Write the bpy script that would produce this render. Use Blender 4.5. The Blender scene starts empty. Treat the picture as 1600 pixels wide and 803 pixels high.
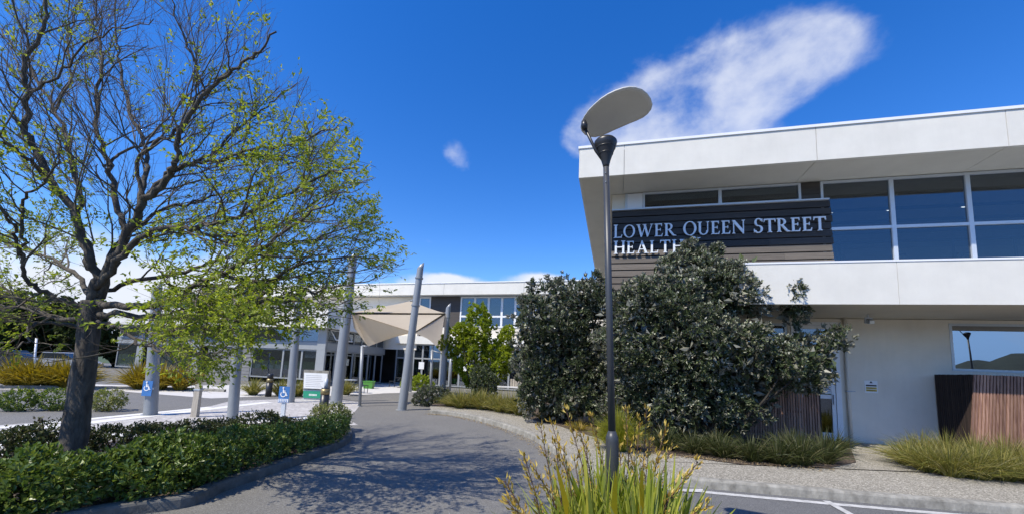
import bpy, math, random
import numpy as np
from mathutils import Vector, Matrix
rng = np.random.default_rng(7)
random.seed(7)
SC = bpy.context.scene
COL = SC.collection
R = math.radians

# ------------------------------------------------------------------ camera
EYE = 1.74
FPX, PPY = 624.36, 500.7            # focal length and principal row, in photograph pixels
PIT, ROL, YAW = 0.12008, 0.0441, 0.2515
_fw = np.array([0, math.cos(PIT), math.sin(PIT)])
_up = np.array([0, -math.sin(PIT), math.cos(PIT)])
_rt = np.array([1., 0, 0])
c_, s_ = math.cos(ROL), math.sin(ROL)
RT, UP = c_*_rt + s_*_up, -s_*_rt + c_*_up
cam = bpy.data.cameras.new('camera')
cam.sensor_width = 36
cam.lens = 36*FPX/1600
cam.shift_y = (PPY-401.5)/1600
cam.clip_start, cam.clip_end = 0.05, 6000
camo = bpy.data.objects.new('camera', cam)
COL.objects.link(camo)
M = Matrix((RT, UP, -_fw)).transposed().to_4x4()
M.translation = Vector((0, 0, EYE))
camo.matrix_world = M
SC.camera = camo

# ------------------------------------------------------------------ light
SUN_AZ, SUN_EL = R(41), R(52)       # azimuth the shadows run towards, elevation
SUNV = Vector((-math.cos(SUN_AZ)*math.cos(SUN_EL), -math.sin(SUN_AZ)*math.cos(SUN_EL), math.sin(SUN_EL)))
sun = bpy.data.lights.new('sun', 'SUN')
sun.energy, sun.angle, sun.color = 4.6, R(0.53), (1, 0.925, 0.79)
suno = bpy.data.objects.new('sun', sun)
COL.objects.link(suno)
suno.rotation_euler = (-SUNV).to_track_quat('-Z', 'Y').to_euler()
SC.view_settings.view_transform = 'Standard'
SC.view_settings.look = 'None'
SC.view_settings.gamma = 1
SC.view_settings.exposure = 0.35

world = bpy.data.worlds.new('World')
SC.world = world
world.use_nodes = True
NT = world.node_tree
NT.nodes.clear()


def nd(t, typ, **kw):
    n = t.nodes.new(typ)
    for k, v in kw.items():
        if k in n.inputs:
            n.inputs[k].default_value = v
        else:
            setattr(n, k, v)
    return n


def mth(t, op, a, b=None, c=None, clamp=False):
    n = t.nodes.new('ShaderNodeMath')
    n.operation, n.use_clamp = op, clamp
    for i, v in enumerate((a, b, c)):
        if v is None:
            continue
        if isinstance(v, (int, float)):
            n.inputs[i].default_value = v
        else:
            t.links.new(v, n.inputs[i])
    return n.outputs[0]


def ray(px, py):
    d = _fw + (px-800)/FPX*RT + (PPY-py)/FPX*UP
    return d


def build_world():
    t = NT
    L = t.links.new
    sky = t.nodes.new('ShaderNodeTexSky')
    sky.sky_type = 'NISHITA'
    sky.sun_disc = False
    sky.sun_elevation = SUN_EL
    sky.sun_rotation = math.atan2(SUNV.x, SUNV.y) % (2*math.pi)
    sky.altitude = 0
    sky.air_density, sky.dust_density, sky.ozone_density = 1.0, 0.1, 3.0
    hs = nd(t, 'ShaderNodeHueSaturation', Saturation=1.37, Value=1.18, Hue=0.514)
    L(sky.outputs[0], hs.inputs['Color'])
    sc_ = t.nodes.new('ShaderNodeSeparateColor')
    L(hs.outputs[0], sc_.inputs[0])
    cc_ = t.nodes.new('ShaderNodeCombineColor')
    L(mth(t, 'MINIMUM', sc_.outputs[0], mth(t, 'MULTIPLY', sc_.outputs[2], .34)), cc_.inputs[0])
    L(mth(t, 'MINIMUM', sc_.outputs[1], mth(t, 'MULTIPLY', sc_.outputs[2], .58)), cc_.inputs[1])
    L(sc_.outputs[2], cc_.inputs[2])
    tc = t.nodes.new('ShaderNodeTexCoord')
    gen = tc.outputs['Generated']
    sep = t.nodes.new('ShaderNodeSeparateXYZ')
    L(gen, sep.inputs[0])
    z = sep.outputs[2]
    # cloud noise on the direction sphere, drawn out a little along the horizon
    mp = nd(t, 'ShaderNodeMapping')
    mp.inputs['Scale'].default_value = (1, 1, 1.5)
    L(gen, mp.inputs[0])
    nz = nd(t, 'ShaderNodeTexNoise', Scale=6.5, Detail=7.0, Roughness=0.55, Distortion=0.15)
    L(mp.outputs[0], nz.inputs['Vector'])
    nz2 = nd(t, 'ShaderNodeTexNoise', Scale=19.0, Detail=6.0, Roughness=0.6)
    L(mp.outputs[0], nz2.inputs['Vector'])
    noise = mth(t, 'MULTIPLY_ADD', nz2.outputs[0], 0.20, mth(t, 'MULTIPLY', nz.outputs[0], 0.90))   # mean about .55

    def blob(px, py, a, b, ang):
        """soft elliptical cloud round a sky direction; a, b in radians, ang its tilt"""
        c = Vector(ray(px, py)).normalized()
        e1 = Vector((0, 0, 1)).cross(c).normalized()*-1
        e2 = e1.cross(c).normalized()
        if e2.z < 0:
            e2 = -e2
        u = (e1*math.cos(ang)+e2*math.sin(ang))/a
        v = (-e1*math.sin(ang)+e2*math.cos(ang))/b
        sub = nd(t, 'ShaderNodeVectorMath', operation='SUBTRACT')
        sub.inputs[1].default_value = c
        L(gen, sub.inputs[0])
        ds = []
        for w in (u, v):
            dn = nd(t, 'ShaderNodeVectorMath', operation='DOT_PRODUCT')
            dn.inputs[1].default_value = w
            L(sub.outputs[0], dn.inputs[0])
            ds.append(dn.outputs['Value'])
        front = nd(t, 'ShaderNodeVectorMath', operation='DOT_PRODUCT')
        front.inputs[1].default_value = c
        L(gen, front.inputs[0])
        r2 = mth(t, 'ADD', mth(t, 'MULTIPLY', ds[0], ds[0]), mth(t, 'MULTIPLY', ds[1], ds[1]))
        g = mth(t, 'EXPONENT', mth(t, 'MULTIPLY', r2, -1.0))
        return mth(t, 'MULTIPLY', g, mth(t, 'GREATER_THAN', front.outputs['Value'], 0.0))

    bl = [blob(1290, 75, .075, .060, .2), blob(1225, 98, .090, .080, .3), blob(1150, 125, .095, .090, .35), blob(1080, 150, .090, .095, .4), blob(1005, 175, .080, .080, .5),
          blob(935, 195, .062, .080, .6), blob(1130, 195, .11, .065, .1), blob(1030, 210, .11, .06, .2), blob(900, 220, .040, .055, .8),
          mth(t, 'MULTIPLY', blob(713, 247, .050, .032, -.8), .86), mth(t, 'MULTIPLY', blob(664, 376, .034, .014, -.2), .75)]
    s = bl[0]
    for b in bl[1:]:
        s = mth(t, 'ADD', s, b)
    s = mth(t, 'MINIMUM', mth(t, 'MULTIPLY', s, .9), 1.0)
    big = mth(t, 'ADD', mth(t, 'MULTIPLY', s, 1.0), mth(t, 'MULTIPLY_ADD', noise, 2.3, -1.68))
    ramp = nd(t, 'ShaderNodeMapRange', interpolation_type='SMOOTHSTEP')
    ramp.inputs[1].default_value, ramp.inputs[2].default_value = 0.05, 1.0
    L(big, ramp.inputs[0])
    a_big = mth(t, 'MULTIPLY', ramp.outputs[0], mth(t, 'MULTIPLY', mth(t, 'MINIMUM', mth(t, 'MULTIPLY', s, 2.2), 1.0), .74))
    # cumulus banks that stand low round the whole horizon
    band = nd(t, 'ShaderNodeMapRange', interpolation_type='SMOOTHSTEP')
    band.inputs[1].default_value, band.inputs[2].default_value = 0.30, 0.12
    L(z, band.inputs[0])
    mp3 = nd(t, 'ShaderNodeMapping')
    mp3.inputs['Scale'].default_value = (1, 1, 1.2)
    mp3.inputs['Location'].default_value = (.4, .2, .1)
    L(gen, mp3.inputs[0])
    nz3 = nd(t, 'ShaderNodeTexNoise', Scale=5.0, Detail=8.0, Roughness=0.55)
    L(mp3.outputs[0], nz3.inputs['Vector'])
    left = blob(230, 440, .75, .16, 0)
    mid = mth(t, 'ADD', blob(705, 444, .09, .038, 0), blob(850, 442, .07, .034, 0))
    lw = mth(t, 'ADD', mth(t, 'MULTIPLY', band.outputs[0], .36), mth(t, 'MULTIPLY_ADD', nz3.outputs[0], 1.6, -1.06))
    lw = mth(t, 'ADD', lw, mth(t, 'ADD', mth(t, 'MULTIPLY', left, .34), mth(t, 'MULTIPLY', mid, .75)))
    r3 = nd(t, 'ShaderNodeMapRange', interpolation_type='SMOOTHSTEP')
    r3.inputs[1].default_value, r3.inputs[2].default_value = 0.12, 0.42
    L(lw, r3.inputs[0])
    a_low = mth(t, 'MULTIPLY', mth(t, 'MULTIPLY', r3.outputs[0], .95), mth(t, 'MAXIMUM', band.outputs[0], mth(t, 'MINIMUM', mth(t, 'MULTIPLY', mid, 1.5), 1.0)))
    alpha = mth(t, 'MAXIMUM', a_big, a_low)
    mix = nd(t, 'ShaderNodeMix', data_type='RGBA')
    L(alpha, mix.inputs[0])
    L(cc_.outputs[0], mix.inputs[6])
    mix.inputs[7].default_value = (4.6, 4.8, 5.3, 1)
    bg = nd(t, 'ShaderNodeBackground', Strength=0.15)
    L(mix.outputs[2], bg.inputs[0])
    out = t.nodes.new('ShaderNodeOutputWorld')
    L(bg.outputs[0], out.inputs[0])


build_world()


# ------------------------------------------------------------------ measuring
def G(px, py, z=0.0):
    """point of the level z seen at a photograph pixel"""
    d = ray(px, py)
    return np.array([0, 0, EYE]) + d*((z-EYE)/d[2])


def P(px, py, depth):
    d = ray(px, py)
    return np.array([0, 0, EYE]) + d*(depth/d[1])


PATH = 0.14
DD = np.array([math.cos(YAW), -math.sin(YAW), 0])      # along the health centre's front, to the right
NN = np.array([math.sin(YAW), math.cos(YAW), 0])       # into the building
W0 = np.array([9.5866, 11.4028, 0])


def B(s, n, z):
    return W0 + DD*s + NN*n + np.array([0, 0, z])


def SZ(px, py, n):
    """front coordinates (s, z) of a pixel on the plane n"""
    d = ray(px, py)
    o = np.array([0, 0, EYE])
    t = (NN @ (W0 + NN*n - o))/(NN @ d)
    a = o + d*t
    return float((a-W0) @ DD), float(a[2])


ORD = ['leftmost', 'second from the left', 'third from the left', 'fourth from the left', 'fifth from the left', 'sixth from the left', 'seventh from the left', 'eighth from the left', 'ninth from the left', 'tenth from the left']


def nth(k, n):
    """place of the k-th of n from the left"""
    if k == n-1:
        return 'rightmost'
    if k == n-2 and n > 3:
        return 'second from the right'
    return ORD[k]


# ------------------------------------------------------------------ mesh helpers
class MB:
    def __init__(self):
        self.V, self.F, self.n = [], [], 0

    def add(self, v, f):
        v = np.asarray(v, float).reshape(-1, 3)
        f = np.asarray(f, int)
        self.V.append(v)
        self.F.append(f + self.n)
        self.n += len(v)
        return self

    def box(self, a, b, xf=None):
        (x0, y0, z0), (x1, y1, z1) = a, b
        c = [(x0, y0, z0), (x1, y0, z0), (x1, y1, z0), (x0, y1, z0), (x0, y0, z1), (x1, y0, z1), (x1, y1, z1), (x0, y1, z1)]
        if xf:
            c = [xf(*p) for p in c]
        return self.add(c, [(0, 3, 2, 1), (4, 5, 6, 7), (0, 1, 5, 4), (1, 2, 6, 5), (2, 3, 7, 6), (3, 0, 4, 7)])

    def hexa(self, c):
        return self.add(c, [(0, 3, 2, 1), (4, 5, 6, 7), (0, 1, 5, 4), (1, 2, 6, 5), (2, 3, 7, 6), (3, 0, 4, 7)])

    def tube(self, pts, rad, sides=8, cap=True):
        pts = np.asarray(pts, float)
        m = len(pts)
        rad = np.broadcast_to(np.asarray(rad, float), (m,))
        tan = np.gradient(pts, axis=0)
        tan /= np.linalg.norm(tan, axis=1)[:, None]+1e-9
        ref = np.array([0, 0, 1.]) if abs(tan[0, 2]) < .85 else np.array([1., 0, 0])
        u = np.cross(tan, ref)
        u /= np.linalg.norm(u, axis=1)[:, None]+1e-9
        w = np.cross(tan, u)
        a = np.arange(sides)*2*math.pi/sides
        ring = u[:, None, :]*np.cos(a)[None, :, None]*rad[:, None, None] + w[:, None, :]*np.sin(a)[None, :, None]*rad[:, None, None]
        v = (pts[:, None, :]+ring).reshape(-1, 3)
        i = np.arange(m-1)[:, None]*sides
        j = np.arange(sides)[None, :]
        k = (j+1) % sides
        f = np.stack([i+j, i+k, i+sides+k, i+sides+j], -1).reshape(-1, 4)
        n0 = self.n
        self.add(v, f)
        if cap:
            self.V.append(pts[[0, -1]])
            c0, c1 = n0+m*sides, n0+m*sides+1
            jj = np.arange(sides)
            kk = (jj+1) % sides
            self.F.append(np.stack([np.full(sides, c0), n0+kk, n0+jj], -1))
            b = n0+(m-1)*sides
            self.F.append(np.stack([np.full(sides, c1), b+jj, b+kk], -1))
            self.n += 2
        return self

    def prism(self, poly, z0, z1, xf=None):
        """convex or simple polygon (x, y) pushed from z0 to z1"""
        n = len(poly)
        v = [(x, y, z0) for x, y in poly]+[(x, y, z1) for x, y in poly]
        if xf:
            v = [xf(*p) for p in v]
        n0 = self.n
        self.add(v, [[i, (i+1) % n, n+(i+1) % n, n+i] for i in range(n)])
        self.F.append(np.array([list(range(n-1, -1, -1))])+n0)
        self.F.append(np.array([list(range(n, 2*n))])+n0)
        return self

    def mesh(self, name, mat, smooth=False):
        V = np.concatenate(self.V)
        me = bpy.data.meshes.new(name)
        tot = np.concatenate([np.full(len(f), f.shape[1]) for f in self.F])
        loops = np.concatenate([f.reshape(-1) for f in self.F])
        me.vertices.add(len(V))
        me.vertices.foreach_set('co', V.astype(np.float32).ravel())
        me.loops.add(len(loops))
        me.loops.foreach_set('vertex_index', loops.astype(np.int32))
        me.polygons.add(len(tot))
        st = np.concatenate([[0], np.cumsum(tot)[:-1]])
        me.polygons.foreach_set('loop_start', st.astype(np.int32))
        me.polygons.foreach_set('loop_total', tot.astype(np.int32))
        me.polygons.foreach_set('use_smooth', np.full(len(tot), smooth))
        me.update(calc_edges=True)
        me.validate()
        me.materials.append(mat)
        return me

    def build(self, name, mat, parent=None, smooth=False, **tags):
        o = bpy.data.objects.new(name, self.mesh(name, mat, smooth))
        COL.objects.link(o)
        if parent is not None:
            par(o, parent)
        for k, v in tags.items():
            o[k] = v
        return o


def par(o, p):
    """child meshes are built in world coordinates; only an Empty carries an offset"""
    o.parent = p
    if p.type == 'EMPTY':
        o.matrix_parent_inverse = Matrix.Translation(p.location).inverted()


def thing(name, label, cat, loc=(0, 0, 0), group=None):
    o = bpy.data.objects.new(name, None)
    o.empty_display_size = .2
    COL.objects.link(o)
    o.location = Vector([float(x) for x in loc])
    o['label'], o['category'] = label, cat
    if group:
        o['group'] = group
    return o


def tag(o, label, cat, group=None):
    o['label'], o['category'] = label, cat
    if group:
        o['group'] = group
    return o


def struct(name, mb, mat, smooth=False):
    return mb.build(name, mat, None, smooth, kind='structure')


def sheet(name, pts, z, mat):
    m = MB()
    m.V.append(np.array([[p[0], p[1], z] for p in pts]))
    m.F.append(np.array([list(range(len(pts)))]))
    m.n = len(pts)
    o = m.build(name, mat, None, kind='structure')
    if o.data.polygons[0].normal.z < 0:
        o.data.flip_normals()
    return o


def smooth_line(pts, n=8, closed=False):
    """Catmull-Rom through the points"""
    pts = np.asarray(pts, float)
    q = np.vstack([2*pts[0]-pts[1], pts, 2*pts[-1]-pts[-2]])
    out = []
    for i in range(1, len(q)-2):
        for t in np.linspace(0, 1, n, endpoint=False):
            a, b, c, d = q[i-1], q[i], q[i+1], q[i+2]
            out.append(.5*((2*b)+(c-a)*t+(2*a-5*b+4*c-d)*t*t+(3*b-a-3*c+d)*t**3))
    out.append(pts[-1])
    return np.array(out)


# ------------------------------------------------------------------ materials
def material(name, col, rough=.6, var=.12, scale=8., bump=0., bscale=60., col2=None, metal=0., spec=.5, detail=5., stretch=(1, 1, 1)):
    m = bpy.data.materials.new(name)
    m.use_nodes = True
    t = m.node_tree
    L = t.links.new
    p = t.nodes['Principled BSDF']
    p.inputs['Roughness'].default_value = rough
    p.inputs['Metallic'].default_value = metal
    p.inputs['Specular IOR Level'].default_value = spec
    tc = t.nodes.new('ShaderNodeTexCoord')
    mp = t.nodes.new('ShaderNodeMapping')
    mp.inputs['Scale'].default_value = stretch
    L(tc.outputs['Object'], mp.inputs[0])
    nz = nd(t, 'ShaderNodeTexNoise', Scale=scale, Detail=detail, Roughness=.6)
    L(mp.outputs[0], nz.inputs['Vector'])
    cr = t.nodes.new('ShaderNodeValToRGB')
    c = np.array(col)
    c2 = np.array(col2) if col2 is not None else c*(1+var)
    c1 = c if col2 is not None else c*(1-var)
    cr.color_ramp.elements[0].color = (*c1, 1)
    cr.color_ramp.elements[0].position = .3
    cr.color_ramp.elements[1].color = (*c2, 1)
    cr.color_ramp.elements[1].position = .7
    L(nz.outputs[0], cr.inputs[0])
    L(cr.outputs[0], p.inputs['Base Color'])
    if bump:
        nb = nd(t, 'ShaderNodeTexNoise', Scale=bscale, Detail=4., Roughness=.6)
        L(mp.outputs[0], nb.inputs['Vector'])
        bp = nd(t, 'ShaderNodeBump', Strength=bump, Distance=.02)
        L(nb.outputs[0], bp.inputs['Height'])
        L(bp.outputs[0], p.inputs['Normal'])
    return m


def aggregate(name, dark, mid, light, scale, patch=.7, bump=.5, blotch=.16, rough=.85):
    """stones in a binder, with broad wear patches: asphalt and exposed aggregate"""
    m = bpy.data.materials.new(name)
    m.use_nodes = True
    t = m.node_tree
    L = t.links.new
    p = t.nodes['Principled BSDF']
    p.inputs['Roughness'].default_value = rough
    tc = t.nodes.new('ShaderNodeTexCoord')
    vo = nd(t, 'ShaderNodeTexVoronoi', Scale=scale)
    L(tc.outputs['Object'], vo.inputs['Vector'])
    sx = t.nodes.new('ShaderNodeSeparateColor')
    L(vo.outputs['Color'], sx.inputs[0])
    cr = t.nodes.new('ShaderNodeValToRGB')
    e = cr.color_ramp.elements
    e[0].color, e[0].position = (*dark, 1), .0
    e[1].color, e[1].position = (*light, 1), 1.
    k = e.new(.6)
    k.color = (*mid, 1)
    L(sx.outputs[0], cr.inputs[0])
    n1 = nd(t, 'ShaderNodeTexNoise', Scale=patch, Detail=6., Roughness=.65)
    L(tc.outputs['Object'], n1.inputs['Vector'])
    n2 = nd(t, 'ShaderNodeTexNoise', Scale=patch*9, Detail=5., Roughness=.7)
    L(tc.outputs['Object'], n2.inputs['Vector'])
    f = mth(t, 'ADD', mth(t, 'MULTIPLY_ADD', n1.outputs[0], 2*blotch, 1-blotch), mth(t, 'MULTIPLY_ADD', n2.outputs[0], 1.4*blotch, -.7*blotch))
    mx = nd(t, 'ShaderNodeMix', data_type='RGBA', blend_type='MULTIPLY')
    mx.inputs[0].default_value = 1
    L(cr.outputs[0], mx.inputs[6])
    L(f, mx.inputs[7])
    L(mx.outputs[2], p.inputs['Base Color'])
    bp = nd(t, 'ShaderNodeBump', Strength=bump, Distance=.006)
    L(vo.outputs['Distance'], bp.inputs['Height'])
    bp.invert = True
    L(bp.outputs[0], p.inputs['Normal'])
    return m


def leafmat(name, cols, trans=.35, rough=.5, spec=.4, back=None):
    """each leaf its own tone; some light goes through"""
    m = bpy.data.materials.new(name)
    m.use_nodes = True
    t = m.node_tree
    L = t.links.new
    p = t.nodes['Principled BSDF']
    p.inputs['Roughness'].default_value = rough
    p.inputs['Specular IOR Level'].default_value = spec
    g = t.nodes.new('ShaderNodeNewGeometry')
    cr = t.nodes.new('ShaderNodeValToRGB')
    e = cr.color_ramp.elements
    n = len(cols)
    e[0].color, e[0].position = (*cols[0], 1), 0
    e[1].color, e[1].position = (*cols[-1], 1), 1
    for i in range(1, n-1):
        k = e.new(i/(n-1))
        k.color = (*cols[i], 1)
    L(g.outputs['Random Per Island'], cr.inputs[0])
    col = cr.outputs[0]
    if back is not None:
        mx = nd(t, 'ShaderNodeMix', data_type='RGBA')
        L(g.outputs['Backfacing'], mx.inputs[0])
        L(col, mx.inputs[6])
        mx.inputs[7].default_value = (*back, 1)
        col = mx.outputs[2]
    L(col, p.inputs['Base Color'])
    if trans:
        tr = t.nodes.new('ShaderNodeBsdfTranslucent')
        hs = nd(t, 'ShaderNodeHueSaturation', Saturation=1.1, Value=1.3, Hue=.495)
        L(col, hs.inputs['Color'])
        L(hs.outputs[0], tr.inputs['Color'])
        ms = nd(t, 'ShaderNodeMixShader', Fac=trans)
        L(p.outputs[0], ms.inputs[1])
        L(tr.outputs[0], ms.inputs[2])
        L(ms.outputs[0], t.nodes['Material Output'].inputs[0])
    return m


def glassmat(name, tint, refl=.12):
    m = bpy.data.materials.new(name)
    m.use_nodes = True
    t = m.node_tree
    L = t.links.new
    t.nodes.remove(t.nodes['Principled BSDF'])
    tr = t.nodes.new('ShaderNodeBsdfTransparent')
    tr.inputs[0].default_value = (*tint, 1)
    gl = nd(t, 'ShaderNodeBsdfGlossy', Roughness=.0)
    gl.inputs['Color'].default_value = (.86, .93, 1, 1)
    tc = t.nodes.new('ShaderNodeTexCoord')
    nb = nd(t, 'ShaderNodeTexNoise', Scale=.8, Detail=1.)
    L(tc.outputs['Object'], nb.inputs['Vector'])
    bp = nd(t, 'ShaderNodeBump', Strength=.035, Distance=.05)
    L(nb.outputs[0], bp.inputs['Height'])
    L(bp.outputs[0], gl.inputs['Normal'])
    lw = nd(t, 'ShaderNodeLayerWeight', Blend=.5)
    f = mth(t, 'MULTIPLY_ADD', mth(t, 'POWER', lw.outputs['Facing'], 3.0), .65, refl, clamp=True)
    ms = t.nodes.new('ShaderNodeMixShader')
    L(f, ms.inputs[0])
    L(tr.outputs[0], ms.inputs[1])
    L(gl.outputs[0], ms.inputs[2])
    L(ms.outputs[0], t.nodes['Material Output'].inputs[0])
    return m


def emitmat(name, col, st):
    m = bpy.data.materials.new(name)
    m.use_nodes = True
    t = m.node_tree
    e = nd(t, 'ShaderNodeEmission', Strength=st)
    e.inputs[0].default_value = (*col, 1)
    t.links.new(e.outputs[0], t.nodes['Material Output'].inputs[0])
    return m


def stucco(name, col, rough=.8, bump=.25, bscale=120., streak=.06, var=.05):
    m = material(name, col, rough, var, 1.6, bump, bscale)
    t = m.node_tree
    L = t.links.new
    p = t.nodes['Principled BSDF']
    src = p.inputs['Base Color'].links[0].from_socket
    tc = t.nodes.new('ShaderNodeTexCoord')
    mp = t.nodes.new('ShaderNodeMapping')
    mp.inputs['Scale'].default_value = (3.5, 3.5, .35)
    L(tc.outputs['Object'], mp.inputs[0])
    nz = nd(t, 'ShaderNodeTexNoise', Scale=2., Detail=6., Roughness=.7)
    L(mp.outputs[0], nz.inputs['Vector'])
    mx = nd(t, 'ShaderNodeMix', data_type='RGBA', blend_type='MULTIPLY')
    mx.inputs[0].default_value = 1
    L(src, mx.inputs[6])
    L(mth(t, 'MULTIPLY_ADD', nz.outputs[0], 2*streak, 1-streak), mx.inputs[7])
    L(mx.outputs[2], p.inputs['Base Color'])
    return m


def woodmat(name, a, b, axis, obj_var=.35, rough=.7, fine=1.0):
    """grain drawn out along one axis, tone shifted per board"""
    m = bpy.data.materials.new(name)
    m.use_nodes = True
    t = m.node_tree
    L = t.links.new
    p = t.nodes['Principled BSDF']
    p.inputs['Roughness'].default_value = rough
    tc = t.nodes.new('ShaderNodeTexCoord')
    oi = t.nodes.new('ShaderNodeObjectInfo')
    add = nd(t, 'ShaderNodeVectorMath', operation='ADD')
    L(tc.outputs['Object'], add.inputs[0])
    sc = nd(t, 'ShaderNodeVectorMath', operation='SCALE', Scale=37.)
    cb = t.nodes.new('ShaderNodeCombineXYZ')
    for i in range(3):
        L(oi.outputs['Random'], cb.inputs[i])
    L(cb.outputs[0], sc.inputs[0])
    L(sc.outputs[0], add.inputs[1])
    mp = t.nodes.new('ShaderNodeMapping')
    mp.inputs['Scale'].default_value = (22*fine, 22*fine, 1.2) if axis == 'z' else (1.0, 1.0, 26*fine)
    L(add.outputs[0], mp.inputs[0])
    nz = nd(t, 'ShaderNodeTexNoise', Scale=1.5, Detail=7., Roughness=.65, Distortion=.6)
    L(mp.outputs[0], nz.inputs['Vector'])
    cr = t.nodes.new('ShaderNodeValToRGB')
    cr.color_ramp.elements[0].color, cr.color_ramp.elements[0].position = (*a, 1), .3
    cr.color_ramp.elements[1].color, cr.color_ramp.elements[1].position = (*b, 1), .72
    L(nz.outputs[0], cr.inputs[0])
    mx = nd(t, 'ShaderNodeMix', data_type='RGBA', blend_type='MULTIPLY')
    mx.inputs[0].default_value = 1
    L(cr.outputs[0], mx.inputs[6])
    L(mth(t, 'MULTIPLY_ADD', oi.outputs['Random'], 2*obj_var, 1-obj_var), mx.inputs[7])
    L(mx.outputs[2], p.inputs['Base Color'])
    bp = nd(t, 'ShaderNodeBump', Strength=.3, Distance=.01)
    L(nz.outputs[0], bp.inputs['Height'])
    L(bp.outputs[0], p.inputs['Normal'])
    return m


ASPH = aggregate('asphalt', (.10, .096, .086), (.16, .154, .14), (.24, .233, .215), 130., .35, .45, .20)
LOTM = aggregate('car_park_asphalt', (.08, .08, .08), (.125, .125, .125), (.19, .19, .185), 130., .4, .45, .2)
PATHM = aggregate('exposed_aggregate', (.15, .135, .108), (.275, .255, .205), (.50, .465, .39), 60., .8, .8, .14)
PAVE = aggregate('pale_pavers', (.33, .31, .29), (.42, .40, .375), (.52, .50, .47), 12., .6, .25, .14)
BANDM = material('white_paving_band', (.68, .67, .63), .8, .06, 3., .2, 40)
CONC = material('kerb_concrete', (.15, .142, .12), .9, .22, 7., .4, 45, detail=9., col2=(.36, .345, .30), stretch=(1, 1, .6))
APRON = material('apron_concrete', (.55, .53, .49), .85, .08, 2., .2, 45)
SOIL = aggregate('bark_mulch', (.028, .020, .014), (.085, .06, .04), (.20, .15, .10), 45., 1., 1., .3)
GRASSG = material('grass_field', (.05, .08, .025), .9, .3, .3)
PAINT = material('road_paint', (.34, .335, .32), .8, .14, 9., col2=(.60, .595, .57), stretch=(1, 1, 1), bump=.2, bscale=60) if True else material('x', (.70, .70, .68), .7, .14, 12., .2, 60)
STUC = stucco('white_render', (.66, .645, .585), .85, .35, 140., .04)
STUC2 = stucco('white_wall_render', (.72, .665, .565), .85, .22, 120., .05)
SOFF = stucco('soffit_sheet', (.60, .575, .50), .8, .06, 60., .03)
ALU = material('aluminium_frame', (.56, .60, .64), .42, .05, 3., metal=.25)
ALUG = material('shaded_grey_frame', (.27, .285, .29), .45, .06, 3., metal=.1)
ALUD = material('grey_painted_metal', (.42, .46, .50), .45, .07, 2., metal=.15)
WHITEM = material('white_metal', (.74, .75, .76), .4, .04, 3.)
GLASS = glassmat('window_glass', (.55, .59, .62), .095)
GLASSR = glassmat('mirror_tint_glass', (.16, .19, .22), .36)
GLASSD = glassmat('door_glass', (.42, .46, .50), .13)
CLAD = woodmat('weathered_boards', (.085, .070, .055), (.165, .142, .118), 'x', .20)
CLADK = woodmat('eave_shade_boards', (.022, .019, .017), (.050, .044, .040), 'x', .2)  # same boards, colour darkened to paint in the eave's shadow
CLADD = woodmat('dark_boards', (.035, .029, .025), (.07, .06, .052), 'x', .2)
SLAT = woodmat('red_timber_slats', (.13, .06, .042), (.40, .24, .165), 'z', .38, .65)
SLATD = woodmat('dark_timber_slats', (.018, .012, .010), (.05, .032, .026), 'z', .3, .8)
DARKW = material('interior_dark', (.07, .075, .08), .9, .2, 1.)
INTW = material('interior_wall', (.42, .41, .39), .9, .1, 1.)
INTC = material('interior_ceiling', (.5, .5, .49), .9, .05, 1.)
BLIND = material('roller_blind', (.55, .53, .47), .8, .05, 2.)
BLACKM = material('black_painted_metal', (.022, .023, .026), .38, .15, 6.)
POLEM = material('charcoal_pole', (.045, .049, .055), .42, .12, 5.)
DISCM = stucco('lamp_disc_paint', (.58, .57, .52), .55, .05, 50., .05, .06)
MAST = material('galvanised_mast', (.26, .275, .285), .42, .06, 2.2, metal=.2)
LETTER = material('pale_letter_metal', (.72, .76, .80), .45, .03, 3.)
BARK = material('grey_bark', (.038, .032, .025), .95, .5, 14., .9, 26, col2=(.125, .108, .085), stretch=(1, 1, .35))
BARK2 = material('young_bark', (.11, .095, .07), .9, .4, 8., .5, 30)
TWIGM = material('twig_bark', (.13, .105, .08), .9, .3, 5.)
BRASS = material('bronze_collar', (.28, .215, .10), .4, .12, 6., metal=.5)
SIGNB = material('sign_blue', (.045, .165, .42), .5, .05, 3.)
SIGNW = material('sign_white', (.78, .79, .78), .5, .04, 3.)
SIGNG = material('sign_green', (.02, .27, .16), .5, .05, 3.)
INK = material('sign_ink', (.03, .03, .035), .6, .1, 3.)
YEL = material('sign_yellow', (.62, .44, .05), .6, .1, 3.)
PAPER = material('paper', (.66, .68, .69), .7, .05, 3.)
TIMBER = woodmat('weathered_post', (.30, .265, .21), (.47, .43, .36), 'z', .1)


def sailmat():
    m = bpy.data.materials.new('sail_fabric')
    m.use_nodes = True
    t = m.node_tree
    L = t.links.new
    p = t.nodes['Principled BSDF']
    p.inputs['Roughness'].default_value = .85
    tc = t.nodes.new('ShaderNodeTexCoord')
    nz = nd(t, 'ShaderNodeTexNoise', Scale=1.3, Detail=6., Roughness=.6)
    L(tc.outputs['Object'], nz.inputs['Vector'])
    cr = t.nodes.new('ShaderNodeValToRGB')
    cr.color_ramp.elements[0].color = (.62, .53, .40, 1)
    cr.color_ramp.elements[1].color = (.70, .61, .47, 1)
    L(nz.outputs[0], cr.inputs[0])
    L(cr.outputs[0], p.inputs['Base Color'])
    tr = t.nodes.new('ShaderNodeBsdfTranslucent')
    L(cr.outputs[0], tr.inputs[0])
    ms = nd(t, 'ShaderNodeMixShader', Fac=.55)
    L(p.outputs[0], ms.inputs[1])
    L(tr.outputs[0], ms.inputs[2])
    L(ms.outputs[0], t.nodes['Material Output'].inputs[0])
    return m


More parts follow.
